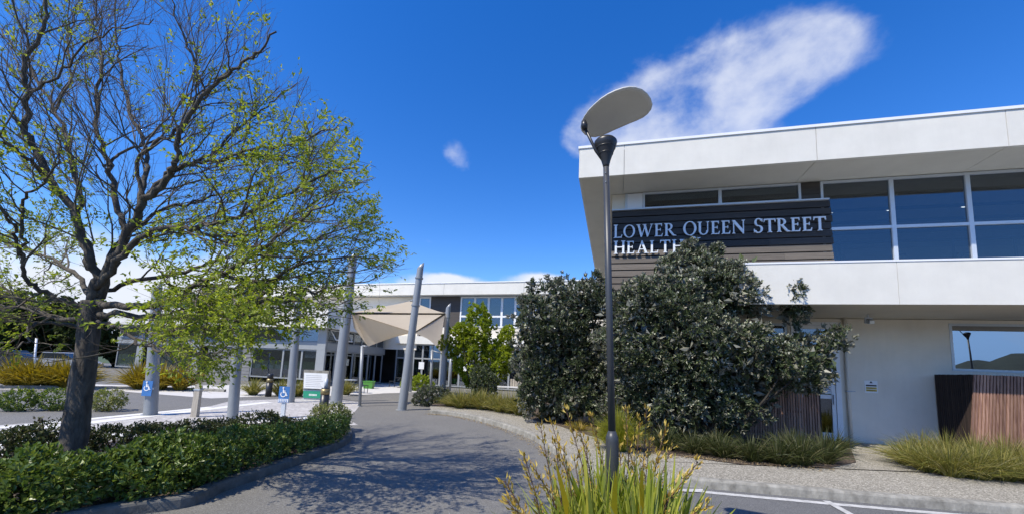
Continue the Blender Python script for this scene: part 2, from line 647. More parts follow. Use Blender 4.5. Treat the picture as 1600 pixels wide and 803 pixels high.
SAIL = sailmat()
L_TREE = leafmat('spring_leaf', [(.17, .24, .028), (.26, .33, .04), (.38, .43, .08), (.16, .21, .025), (.31, .37, .055)], .5, .5)
L_BUSH = leafmat('leathery_leaf', [(.016, .028, .011), (.045, .064, .024), (.028, .044, .016), (.11, .135, .058), (.035, .052, .020), (.07, .09, .035)], .10, .42, .38, back=(.19, .19, .15))
L_TIP = leafmat('silvery_tip_leaf', [(.34, .35, .24), (.46, .46, .35), (.26, .30, .14), (.56, .54, .44)], .2, .5, .4)
L_HEDGE = leafmat('hedge_leaf', [(.045, .085, .014), (.12, .18, .03), (.065, .115, .018), (.24, .30, .07), (.16, .22, .035), (.10, .12, .03)], .28, .35, .55)
L_HEDGE2 = leafmat('dark_hedge_leaf', [(.035, .052, .016), (.06, .08, .022), (.10, .115, .035), (.07, .055, .03)], .22, .45, .4)
L_VAR = leafmat('yellow_edged_leaf', [(.30, .30, .09), (.38, .37, .15), (.10, .14, .03), (.24, .26, .06)], .25, .45, .4)
L_LIME = leafmat('lime_leaf', [(.17, .24, .02), (.26, .33, .03), (.34, .39, .05), (.13, .19, .02)], .45, .5, .3)
L_IVY = leafmat('ivy_leaf', [(.02, .035, .014), (.06, .085, .03), (.16, .18, .10), (.03, .05, .02)], .15, .4, .5)
L_FAR = leafmat('far_leaf', [(.035, .055, .018), (.06, .085, .025), (.09, .115, .035)], .25, .6, .3)
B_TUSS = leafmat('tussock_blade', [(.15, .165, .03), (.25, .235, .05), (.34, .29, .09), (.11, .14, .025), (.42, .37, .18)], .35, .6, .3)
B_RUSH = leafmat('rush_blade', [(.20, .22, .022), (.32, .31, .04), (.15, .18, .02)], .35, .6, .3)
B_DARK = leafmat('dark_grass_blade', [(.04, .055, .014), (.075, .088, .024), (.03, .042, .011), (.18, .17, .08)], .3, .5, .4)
B_OCHRE = leafmat('ochre_grass_blade', [(.25, .19, .022), (.33, .25, .035), (.18, .16, .025)], .35, .6, .3)
B_FLAX = leafmat('flax_blade', [(.17, .24, .025), (.30, .34, .04), (.46, .44, .07), (.22, .28, .03), (.42, .42, .13), (.12, .17, .02), (.36, .38, .06)], .38, .42, .5)
B_FLAXY = leafmat('yellowed_flax_blade', [(.50, .38, .02), (.45, .33, .02)], .35, .45, .4)
F_STEM = material('flax_stalk', (.10, .055, .035), .7, .3, 9.)
F_POD = leafmat('flax_pod', [(.52, .38, .06), (.40, .26, .05), (.58, .46, .11), (.26, .14, .04)], .2, .5, .4)


# ------------------------------------------------------------------ vegetation generators
def unit(v):
    return v/(np.linalg.norm(v, axis=-1, keepdims=True)+1e-9)


def add_leaves(mb, c, d, nrm, ln, wd, fold=.25):
    """one folded four-point leaf per row"""
    c, d = np.asarray(c), unit(np.asarray(d))
    s = unit(np.cross(d, nrm))
    up = np.cross(s, d)
    ln = np.broadcast_to(ln, (len(c),))[:, None]
    wd = np.broadcast_to(wd, (len(c),))[:, None]
    b = c
    tip = c+d*ln - up*ln*.10
    mid = c+d*ln*.48
    r = mid+s*wd*.5+up*wd*fold
    l = mid-s*wd*.5+up*wd*fold
    v = np.stack([b, r, tip, l], 1).reshape(-1, 3)
    i = np.arange(len(c))[:, None]*4
    f = np.concatenate([i+np.array([[0, 1, 2]]), i+np.array([[0, 2, 3]])])
    mb.add(v, f)


def rosettes(mb, tips, dirs, n, ln, wd, spread=.9, up=.25, jit=.02):
    """whorls of n leaves that open round each shoot tip"""
    tips, dirs = np.repeat(tips, n, 0), unit(np.repeat(dirs, n, 0))
    m = len(tips)
    r = rng.normal(size=(m, 3))
    r -= dirs*(r*dirs).sum(1, keepdims=True)
    r = unit(r)
    k = rng.uniform(.35, 1., (m, 1))*spread
    d = unit(dirs*(1-k*.55)+r*k+np.array([0, 0, up])*rng.uniform(0, 1, (m, 1)))
    c = tips + rng.normal(size=(m, 3))*jit - dirs*rng.uniform(0, .06, (m, 1))
    add_leaves(mb, c, d, unit(dirs+rng.normal(size=(m, 3))*.3), ln*rng.uniform(.7, 1.2, m), wd*rng.uniform(.75, 1.15, m))


def blob_points(blobs, density, noise=.18, inner=.0):
    """points on the lumpy outside of a union of ellipsoids, with outward normals"""
    P_, N_ = [], []
    for i, (c, r) in enumerate(blobs):
        c, r = np.array(c), np.array(r)
        n = int(density*4*math.pi*((r[0]*r[1])**1.6/3+(r[0]*r[2])**1.6/3+(r[1]*r[2])**1.6/3)**(1/1.6))
        u = unit(rng.normal(size=(n, 3)))
        k = 1+noise*(np.sin(u[:, 0]*7+i)*np.sin(u[:, 1]*6+2*i)+.7*np.sin(u[:, 2]*9+i*3+u[:, 0]*5))*.7 + rng.normal(size=n)*.045
        p = c+u*r*k[:, None]
        keep = np.ones(n, bool)
        for j, (c2, r2) in enumerate(blobs):
            if j != i:
                q = (p-np.array(c2))/np.array(r2)
                keep &= (q*q).sum(1) > .80
        P_.append(p[keep])
        N_.append(unit(u/r)[keep])
    return np.concatenate(P_), np.concatenate(N_)


def blob_inside(blobs, density, f=.85):
    out = []
    for c, r in blobs:
        c, r = np.array(c), np.array(r)
        n = int(density*4.19*r[0]*r[1]*r[2])
        u = unit(rng.normal(size=(n, 3)))*rng.uniform(.15, f, (n, 1))**.6
        out.append(c+u*r)
    return np.concatenate(out)


STEMM = material('dark_stem_bark', (.028, .024, .018), .95, .4, 8., .4, 30)


def stems(mb, base, blobs, n, r0, sides=5):
    for c, r in blobs:
        if len(blobs) > 12 and r[0] < .5:
            continue
        for k in range(n):
            e = np.array(c)+unit(rng.normal(size=3))*np.array(r)*.72
            b = np.array(base)+np.append(rng.normal(size=2)*.08, 0)
            m = (b+e)/2+rng.normal(size=3)*.15
            mb.tube(smooth_line([b, m, e], 5), np.linspace(r0, r0*.25, 11), sides, False)


def blades(mb, base, h, spread, n, width, r0=.08, stiff=1.0, lean=(0, 0), segs=5, hv=.25):
    """arching strap leaves from one crown"""
    az = rng.uniform(0, 2*math.pi, n)
    q = np.sqrt(rng.uniform(0, 1, n))
    hh = h*rng.uniform(1-hv*2, 1+hv*.5, n)*(1-.35*q**2)
    sp = spread*q*rng.uniform(.7, 1.25, n)
    dr = hh*rng.uniform(.1, .75, n)*q/stiff
    o = np.stack([np.cos(az), np.sin(az), np.zeros(n)], 1)
    b = np.array(base)[None]+o*(r0*q)[:, None]
    t = np.linspace(0, 1, segs)
    P_ = b[:, None, :]+o[:, None, :]*(sp[:, None]*t[None]**1.5)[..., None]
    P_[..., 2] += hh[:, None]*t[None]*1.0 - dr[:, None]*t[None]**3.2
    P_[..., 0] += lean[0]*t[None]**1.5
    P_[..., 1] += lean[1]*t[None]**1.5
    side = np.stack([-np.sin(az), np.cos(az), np.zeros(n)], 1)
    tw = rng.normal(size=(n, 3))*.5
    side = unit(side+tw)
    w = width*rng.uniform(.6, 1.25, n)[:, None]*np.array([.8, 1., .95, .7, .06] if segs == 5 else np.linspace(1, .06, segs))[None]
    Lf = P_+side[:, None, :]*w[..., None]*.5
    Rg = P_-side[:, None, :]*w[..., None]*.5
    v = np.stack([Lf, Rg], 2).reshape(-1, 3)
    i = (np.arange(n)*segs*2)[:, None]+(np.arange(segs-1)*2)[None]
    i = i.reshape(-1, 1)
    mb.add(v, i+np.array([[0, 1, 3, 2]]))


# ------------------------------------------------------------------ the ground
m = MB()
m.add([(-1500, -1500, -.03), (1500, -1500, -.03), (1500, 1500, -.03), (-1500, 1500, -.03)], [(0, 1, 2, 3)])
struct('ground', m, GRASSG)

# kerb line of the right-hand footpath (top front edge), from the entrance round to the car park
KR = [G(671, 640, PATH), G(702, 642, PATH), G(737, 648, PATH), G(770, 656, PATH), G(802, 666, PATH), G(835, 679, PATH), G(868, 699, PATH),
      G(900, 720, PATH), G(945, 735, PATH), G(1030, 742, PATH), G(1200, 757, PATH), G(1400, 774, PATH), G(1600, 790, PATH)]
KR = [np.array([p[0], p[1]]) for p in KR]
ext = KR[-1]+(KR[-1]-KR[-2])*6
KRS = smooth_line(KR, 12)
KRS = np.vstack([KRS, ext])
# kerb line of the planted island at left (foot of the kerb on the drive side)
KL = [G(200, 806), G(300, 790), G(350, 767), G(414, 744), G(477, 721), G(522, 704), G(546, 690), G(549, 677), G(538, 667), G(515, 664)]
KL = [np.array([p[0], p[1]]) for p in KL]
d0 = KL[0]-KL[1]
KL = [KL[0]+d0*5+np.array([-1.2, 0]), KL[0]+d0*2.2] + KL
KLS = smooth_line(KL, 12)
ROADP = [(-60, -40), (60, -40), (60, 12), (20, 60), (-60, 60)]
sheet('road', ROADP, 0.0, ASPH)
# car park side of the tarmac, bluer and newer
lot = [KRS[90]+np.array([-.2, -.1])] + [KRS[i] for i in range(92, len(KRS))] + [ext+np.array([0, -40]), np.array([1.6, -40]), np.array([1.6, 4.6]), np.array([2.0, 6.2])]
sheet('car_park', lot, 0.004, LOTM)


def offset(line, d):
    t = np.gradient(line, axis=0)
    t /= np.linalg.norm(t, axis=1)[:, None]+1e-9
    return line+np.stack([-t[:, 1], t[:, 0]], 1)*d


def kerb(name, line, inner_d, h, top_w=.14, mat=None):
    """cast kerb with a rounded nose and a joint every couple of metres"""
    seg = np.linalg.norm(np.diff(line, axis=0), axis=1)
    s = np.concatenate([[0], np.cumsum(seg)])
    n = int(s[-1]/.14)
    ss = np.linspace(0, s[-1], n)
    ln = np.stack([np.interp(ss, s, line[:, 0]), np.interp(ss, s, line[:, 1])], 1)
    prof = [(-.012, -.02), (0.0, h-.03), (.012, h-.008), (.035, h+.002), (top_w, h+.003), (top_w, -.02)]
    mb = MB()
    rows = []
    for k, (o, z) in enumerate(prof):
        p = offset(ln, o*inner_d)
        zz = np.full(len(p), z)
        if z > 0:
            jn = (np.arange(n) % 18) == 0
            p2 = offset(ln, (o+.008)*inner_d)
            p = np.where(jn[:, None], p2, p)
            zz = zz-.006*jn
        rows.append(np.column_stack([p, zz]))
    V = np.stack(rows, 1).reshape(-1, 3)
    q = len(prof)
    i = (np.arange(n-1)*q)[:, None]+np.arange(q-1)[None]
    i = i.reshape(-1, 1)
    mb.add(V, i+np.array([[0, q, q+1, 1]]))
    return struct(name, mb, mat or CONC)


kerb('kerb', KRS, 1, PATH)
kerb('kerb', KLS, 1, .13, .14, material('shade_dark_kerb', (.07, .068, .06), .9, .3, 6., .35, 45, col2=(.16, .155, .14)))  # concrete coloured darker to stand in for tree and hedge shade
# gutter line of paint along the car park kerb and the bay line
gl_ = [i for i in range(len(KRS)) if KRS[i][0] > 2.0]
a, b = offset(KRS, -.17)[gl_], offset(KRS, -.30)[gl_]
sheet('edge_line', list(a)+list(b[::-1]), .009, PAINT)
p0, p1 = G(1291, 783, 0), G(1332, 806, 0)
dv = (p1-p0)[:2]
nv = np.array([-dv[1], dv[0]])/np.linalg.norm(dv)*.05
sheet('bay_line', [p0[:2]+nv, p0[:2]-nv, p0[:2]-nv+dv*7, p0[:2]+nv+dv*7], .014, PAINT)
p0, p1 = G(1062, 765, 0), G(1100, 770, 0)
sheet('bay_line', [p0[:2], G(1098, 765)[:2], p1[:2], G(1064, 769)[:2]], .019, PAINT)

# right-hand footpath, running up to the wall
fp = list(offset(KRS, .13)) + [B(14, .3, 0)[:2], B(14, .0, 0)[:2], B(-6, 0.2, 0)[:2], B(-9, 8, 0)[:2], G(700, 625, PATH)[:2], G(672, 634, PATH)[:2]]
sheet('footpath', fp, PATH, PATHM)
BEDL = [G(672, 634, PATH), G(702, 635, PATH), G(754, 639, PATH), G(802, 646, PATH), G(835, 656, PATH), G(867, 663, PATH), G(915, 678, PATH), G(1010, 707, PATH), G(1060, 712, PATH),
        G(1161, 726, PATH), G(1296, 731, PATH), G(1338, 722, PATH), B(-.1, -.05, PATH), B(-3, -.05, PATH), B(-6.6, 3, PATH), B(-9, 8, PATH), G(690, 622, PATH)]
sheet('planting_bed', [q[:2] for q in BEDL], PATH+.012, SOIL)
BEDR = [G(1408, 712, PATH), G(1420, 722, PATH), G(1465, 742, PATH), G(1530, 748, PATH), G(1600, 752, PATH), B(8, -2.6, PATH), B(8, -.05, PATH), B(1.2, -.05, PATH)]
sheet('planting_bed', [q[:2] for q in BEDR], PATH+.012, SOIL)
# left planted island
isl_back = [G(515, 662), G(440, 662), G(300, 676), G(150, 700), G(0, 722), G(-160, 745)]
isl = list(offset(KLS, .12)) + [q[:2] for q in isl_back]
sheet('island_bed', isl, .09, SOIL)
# pale paved forecourt at left with white bands
plaza = [G(560, 664), G(545, 655), G(566, 628), G(500, 621), G(360, 626), G(330, 634), G(170, 652), G(-60, 668), G(-260, 690), G(-300, 770), G(-160, 748), G(0, 725), G(150, 703), G(300, 679), G(440, 665), G(515, 664)]
sheet('forecourt_paving', [q[:2] for q in plaza], .006, PAVE)


def band(pa, pb, w, z=.011):
    a, b = G(*pa)[:2], G(*pb)[:2]
    d = (b-a)/np.linalg.norm(b-a)
    n = np.array([-d[1], d[0]])*w/2
    return sheet('white_paving_band', [a+n, b+n, b-n, a-n], z, BANDM)


band((-60, 701), (520, 650), .55)
band((-60, 683), (420, 628), .42)
band((-40, 672), (330, 636), .30)
apr = [G(330, 622), G(430, 618), G(545, 618), G(600, 614), G(660, 612), G(690, 604), G(690, 596), G(400, 600), G(250, 603), G(150, 600), G(-80, 603), G(-80, 608), G(150, 608)]
sheet('entrance_apron', [q[:2] for q in apr], .007, APRON)
kb = np.array([G(-150, 608)[:2], G(0, 606.5)[:2], G(120, 607)[:2], G(260, 608.5)[:2], G(350, 612)[:2]])
kerb('kerb', smooth_line(kb, 6), 1, .13)

# distant hills behind the car park, seen only in the windows
hm = MB()
n = 260
az = np.linspace(math.pi*1.02, math.pi*1.98, n)
ht = 52+30*np.sin(az*7+2.4)+24*np.sin(az*17)+9*np.sin(az*41)+4*np.sin(az*97)+rng.normal(size=n)*1.2
rows = []
for k, (rr, f) in enumerate([(420, 0), (600, .35), (800, .8), (900, 1.), (1100, .6), (1400, 0)]):
    rows.append(np.stack([rr*np.cos(az), rr*np.sin(az), -1+np.maximum(ht, 12)*f], 1))
V = np.stack(rows, 1).reshape(-1, 3)
i = (np.arange(n-1)*6)[:, None]+np.arange(5)[None]
hm.add(V, i.reshape(-1, 1)+np.array([[0, 6, 7, 1]]))
struct('hills', hm, material('hill_bush', (.014, .021, .011), .95, .5, .06, col2=(.05, .06, .03)), True)

# ------------------------------------------------------------------ health centre, right
HC = thing('health_centre', 'white two storey health centre with overhanging flat roof and brown board cladding, at right', 'building', B(0, 0, PATH))
ZS, ZR = 7.37, 8.27            # roof soffit and roof edge
BZ0, BZ1 = 3.60, 4.60          # white band between the storeys


def wallgrid(mb, s0, s1, z0, z1, n0, n1, holes):
    """wall panel with rectangular openings, as butted boxes"""
    xs = sorted({s0, s1, *[h[0] for h in holes], *[h[1] for h in holes]})
    zs = sorted({z0, z1, *[h[2] for h in holes], *[h[3] for h in holes]})
    for x0, x1 in zip(xs, xs[1:]):
        run = None
        for a, b in zip(zs, zs[1:]):
            c = ((x0+x1)/2, (a+b)/2)
            if any(h[0] < c[0] < h[1] and h[2] < c[1] < h[3] for h in holes):
                if run:
                    mb.box((x0, n0, run[0]), (x1, n1, run[1]), B)
                run = None
            else:
                run = (run[0], b) if run else (a, b)
        if run:
            mb.box((x0, n0, run[0]), (x1, n1, run[1]), B)


DOOR = (-1.37, -.17, PATH, 3.5)
GLZ = (-4.6, -1.45, .7, 3.45)
WIN = (2.42, 6.6, 2.22, 3.50)
mb = MB()
wallgrid(mb, -6.5, 12, PATH, BZ0-.003, 0, .2, [DOOR, GLZ, WIN])
mb.build('wall', STUC2, HC)
mb = MB()
mb.box((-6.5, .2, PATH), (-6.3, 14, BZ0-.003), B)
mb.box((11.8, .2, PATH), (12, 14, BZ0-.003), B)
mb.box((-6.3, 13.8, PATH), (11.8, 14, BZ0-.003), B)
mb.build('wall', STUC2, HC)
mb = MB().box((-6.3, 5.0, PATH), (11.8, 5.1, BZ0-.01), B)
mb.box((-6.3, .2, PATH-.05), (11.8, 5.0, PATH+.01), B)
mb.build('interior', INTW, HC)
# band and its soffit
jx = [-3.3, -.1, 3.6, 7.3, 12]
for a, b in zip(jx, jx[1:]):
    MB().box((a+.004, -2.5, BZ0), (b-.004, -2.42, BZ1), B).build('band_panel', STUC, HC)
mb = MB().box((-3.3, -2.415, BZ0+.012), (12, -.2, BZ0+.08), B)
mb.box((-3.3, -.2, BZ0+.012), (12, .3, BZ0+.08), B)
mb.build('soffit', SOFF, HC)
MB().box((-3.28, -2.415, BZ1-.1), (12, -.9, BZ1-.04), B).build('lower_roof', ALUD, HC)
MB().box((-3.3, -2.515, BZ1+.002), (12, -2.36, BZ1+.045), B).build('band_capping', WHITEM, HC)
MB().box((-3.38, -2.42, BZ0), (-3.305, -.9, BZ1), B).build('band_panel', STUC, HC)
# upper walls
mb = MB()
mb.box((-6.55, -.88, BZ0), (-6.4, 14, ZS), B)
mb.box((-6.4, -.88, BZ0+.1), (-.68, -.8, 6.78), B)
mb.box((11.8, -.88, BZ0+.1), (12, 14, ZS), B)
mb.box((-6.4, 13.8, BZ0+.1), (11.8, 14, ZS), B)
mb.box((-6.4, -.88, 6.78), (-6.15, -.8, ZS), B)
mb.build('wall', STUC2, HC)
MB().box((-6.4, -.8, BZ0+.1), (11.8, 13.8, BZ0+.3), B).build('floor_slab', DARKW, HC)
mb = MB().box((-6.39, 5.5, BZ0+.31), (11.79, 5.6, ZS-.02), B)
mb.build('interior', INTW, HC)
MB().box((-6.39, -.7, ZS-.12), (11.79, 5.5, ZS-.02), B).build('ceiling', INTC, HC)
# roof: soffit sheets, fascia panels, capping
jx = [-7.5, -6.22, -1.45, 2.4, 6.3, 12.9]
for a, b in zip(jx, jx[1:]):
    g0 = 0 if a == -7.5 else .006
    MB().box((a+g0, -2.2, ZS+.002), (b-.006, -2.11, ZR), B).build('fascia_panel', STUC, HC)
for a, b in zip(jx, jx[1:]):
    MB().box((a+.006, -2.105, ZS+.012), (b-.006, 14.2, ZS+.05), B).build('soffit', SOFF, HC)
MB().box((-7.49, -2.1, ZS+.06), (12.9, 14.3, ZR-.08), B).build('roof', ALUD, HC)
MB().box((-7.5, -2.105, ZS+.002), (-7.42, 14.3, ZR), B).build('fascia_panel', STUC, HC)
mb = MB().box((-7.53, -2.23, ZR+.002), (12.95, -2.04, ZR+.075), B)
mb.box((-7.53, -2.04, ZR+.002), (-7.36, 14.33, ZR+.075), B)
mb.build('roof_capping', WHITEM, HC)
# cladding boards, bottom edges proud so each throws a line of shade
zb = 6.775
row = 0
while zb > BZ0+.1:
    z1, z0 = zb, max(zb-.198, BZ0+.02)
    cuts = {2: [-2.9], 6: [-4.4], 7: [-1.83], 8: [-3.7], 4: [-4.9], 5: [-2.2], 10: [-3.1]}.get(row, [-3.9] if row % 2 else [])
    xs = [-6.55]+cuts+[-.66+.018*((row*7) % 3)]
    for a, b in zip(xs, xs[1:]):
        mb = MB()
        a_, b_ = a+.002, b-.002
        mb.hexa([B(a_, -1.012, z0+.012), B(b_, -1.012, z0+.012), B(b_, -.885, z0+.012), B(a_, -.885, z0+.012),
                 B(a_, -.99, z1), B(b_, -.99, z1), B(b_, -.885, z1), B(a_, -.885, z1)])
        mb.build('cladding_board', CLADK if z0 > 5.40 else CLAD, HC)  # rows above the shadow line carry the eave shade in their colour
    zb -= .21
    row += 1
MB().box((-6.56, -1.07, 6.78), (-.70, -.885, 6.815), B).build('sill', ALU, HC)


def window(parent, s0, s1, z0, z1, n, cols, rows, fw=.055, glass=GLASS, fmat=ALU, xf=B, depth=.09):
    """framed window: outer frame and mullions as frame part, each pane a sub-part"""
    cs = [s0]+list(cols)+[s1]
    rs = [z0]+list(rows)+[z1]
    mb = MB()
    mb.box((s0, n, z0), (s1, n+depth, z0+fw), xf)
    mb.box((s0, n, z1-fw), (s1, n+depth, z1), xf)
    mb.box((s0, n+.002, z0+fw), (s0+fw, n+depth, z1-fw), xf)
    mb.box((s1-fw, n+.002, z0+fw), (s1, n+depth, z1-fw), xf)
    for c in cols:
        mb.box((c-fw*.75, n+.004, z0+fw), (c+fw*.75, n+depth, z1-fw), xf)
    for r in rows:
        mb.box((s0+fw, n+.010, r-fw*.6), (s1-fw, n+depth-.005, r+fw*.6), xf)
    w = mb.build('window', fmat, parent)
    for a, b in zip(cs, cs[1:]):
        for c, d in zip(rs, rs[1:]):
            MB().box((a+.02, n+.05, c+.02), (b-.02, n+.055, d-.02), xf).build('pane', glass, w)
    return w


window(HC, -5.62, -1.33, 6.82, 7.36, -.95, [-3.43], [], .06)
MB().box((-6.14, -.93, 6.83), (-5.63, -.86, 7.35), B).build('white_panel', WHITEM, HC)
mb = MB()
mb.box((-6.15, -.95, 6.815), (-6.08, -.86, 7.36), B)
mb.build('window_jamb', ALU, HC)
for a, b in ((-5.5, -3.5), (-3.36, -1.4)):
    MB().box((a, -.80, 7.13), (b, -.79, 7.35), B).build('roller_blind', BLIND, HC)
for k in range(3):
    z0 = 6.83+.18*k
    MB().box((-1.32, -.94-.004*(k % 2), z0), (-.86, -.86, min(z0+.172, 7.36)), B).build('cladding_board', CLADD, HC)
cols = [.81, 2.47, 4.13, 5.79, 7.45, 9.11, 10.77]
window(HC, -.85, 11.8, 4.98, 7.36, -.95, cols, [5.97], .065)
DOWNL = emitmat('downlight', (1, .96, .88), 3.)
for s in (.35, 2.0, 3.9):
    a = np.linspace(0, 2*math.pi, 13)[:-1]
    MB().prism([(s+.10*math.cos(q), 1.2+.10*math.sin(q)) for q in a], ZS-.128, ZS-.122, lambda x, y, z: B(x, y, z)).build('ceiling_light', DOWNL, HC)
for k in range(5):
    MB().box((-6.3, -.2+1.15*k, ZS-.20), (11.7, -.12+1.15*k, ZS-.125), B).build('ceiling_batten', DARKW, HC)
mb = MB()
for s in np.arange(-.5, 11, 1.6):
    mb.box((s, 2.4, BZ0+.31), (s+.05, 2.45, 6.6), B)
    mb.box((s+.3, 2.2, BZ0+.31), (s+1.1, 2.9, 5.35), B)
    mb.tube([B(s+.35, 1.2, 4.95), B(s+.75, 1.0, 5.75)], .03, 6)
    mb.tube([B(s+.55, 1.25, 4.95), B(s+.95, 1.05, 5.75), B(s+1.1, 1.05, 5.75)], .03, 6)
mb.build('interior', DARKW, HC)

# ground floor door, side glazing and right-hand window
dr = MB()
s0, s1, z0, z1 = DOOR
dr.box((s0+.002, .0-.02, z0), (s0+.09, .12, z1), B)
dr.box((s1-.13, -.02, z0), (s1-.002, .12, z1), B)
dr.box((s0+.09, -.018, z1-.10), (s1-.13, .12, z1), B)
d = dr.build('door', WHITEM, HC)
lf = MB()
a, b = s0+.095, s1-.135
lf.box((a, .01, z0+.01), (a+.10, .07, z1-.105), B)
lf.box((b-.10, .01, z0+.01), (b, .07, z1-.105), B)
for zz, h in ((z0+.01, .2), (1.30, .11), (z1-.105-.1, .1)):
    lf.box((a+.10, .012, zz), (b-.10, .068, zz+h), B)
lf.build('door_leaf', WHITEM, d)
MB().box((a+.09, .035, z0+.2), (b-.09, .04, z1-.2), B).build('pane', GLASSD, d)
MB().box((b-.075, -.05, 1.15), (b-.045, .01, 1.42), B).build('handle', ALU, d)
MB().box((-.62, .020, 1.44), (-.38, .026, 1.80), B).build('notice', PAPER, d)
mb = MB()
for k in range(4):
    mb.box((-.59, .016, 1.50+.055*k), (-.42, .0195, 1.515+.055*k), B)
mb.box((-.57, .016, 1.72), (-.47, .0195, 1.76), B)
mb.build('notice_print', SIGNB, d)
window(HC, *GLZ[:2], *GLZ[2:], .02, [-3.0], [2.3], .07)
window(HC, *WIN[:2], *WIN[2:], -.02, [4.9], [], .06, GLASSR)
# downpipe
mb = MB().tube([B(-.03, -.07, BZ0+.01), B(-.03, -.07, PATH+.002)], .045, 12)
dp = mb.build('downpipe', STUC2, HC, True)
for z in (1.52, 3.2):
    MB().box((-.09, -.125, z), (.03, -.0, z+.03), B).build('pipe_bracket', ALUD, dp)
MB().box((.032, -.025, 1.53), (.16, -.002, 1.55), B).build('wall_tie', ALUD, dp)
# floodlight under the soffit
fl = thing('floodlight', 'small grey floodlight hanging under the soffit beside the door', 'lamp', B(.16, -.8, 3.4))
mb = MB().tube([B(.16, -.8, BZ0+.012), B(.16, -.8, 3.52)], .02, 8)
mb.box((.08, -.83, 3.50), (.24, -.80, 3.535), B)
mb.box((.075, -.83, 3.36), (.095, -.80, 3.535), B)
mb.box((.225, -.83, 3.36), (.245, -.80, 3.535), B)
mb.build('bracket', ALU, fl)
mb = MB().hexa([B(.10, -.95, 3.34), B(.22, -.95, 3.34), B(.22, -.72, 3.40), B(.10, -.72, 3.40), B(.105, -.97, 3.43), B(.215, -.97, 3.43), B(.22, -.76, 3.50), B(.10, -.76, 3.50)])
mb.build('housing', ALUD, fl)
MB().hexa([B(.11, -.965, 3.35), B(.21, -.965, 3.35), B(.21, -.955, 3.35), B(.11, -.955, 3.35), B(.115, -.982, 3.42), B(.205, -.982, 3.42), B(.205, -.972, 3.42), B(.115, -.972, 3.42)]).build('lens', SIGNW, fl)
# warning sign
ws = thing('warning_sign', 'small white and yellow warning sign fixed to the white wall by the downpipe', 'sign', B(.55, 0, 1.7))
MB().box((.39, -.012, 1.52), (.70, -.002, 1.86), B).build('plate', SIGNW, ws)
mb = MB()
mb.prism([(.505, 1.79), (.585, 1.79), (.545, 1.85)], 0, .003, lambda x, y, z: B(x, -.0155+z, y))
mb.box((.42, -.0155, 1.705), (.67, -.0125, 1.745), B)
mb.build('print', INK, ws)
mb = MB()
for k in range(2):
    mb.box((.42, -.0155, 1.565+.065*k), (.67, -.0125, 1.615+.065*k), B)
mb.build('yellow_panel', YEL, ws)
mb = MB()
for k in range(2):
    for j in range(2):
        mb.box((.43, -.018, 1.575+.065*k+.02*j), (.655-.03*j, -.016, 1.583+.065*k+.02*j), B)
mb.build('print', INK, ws)


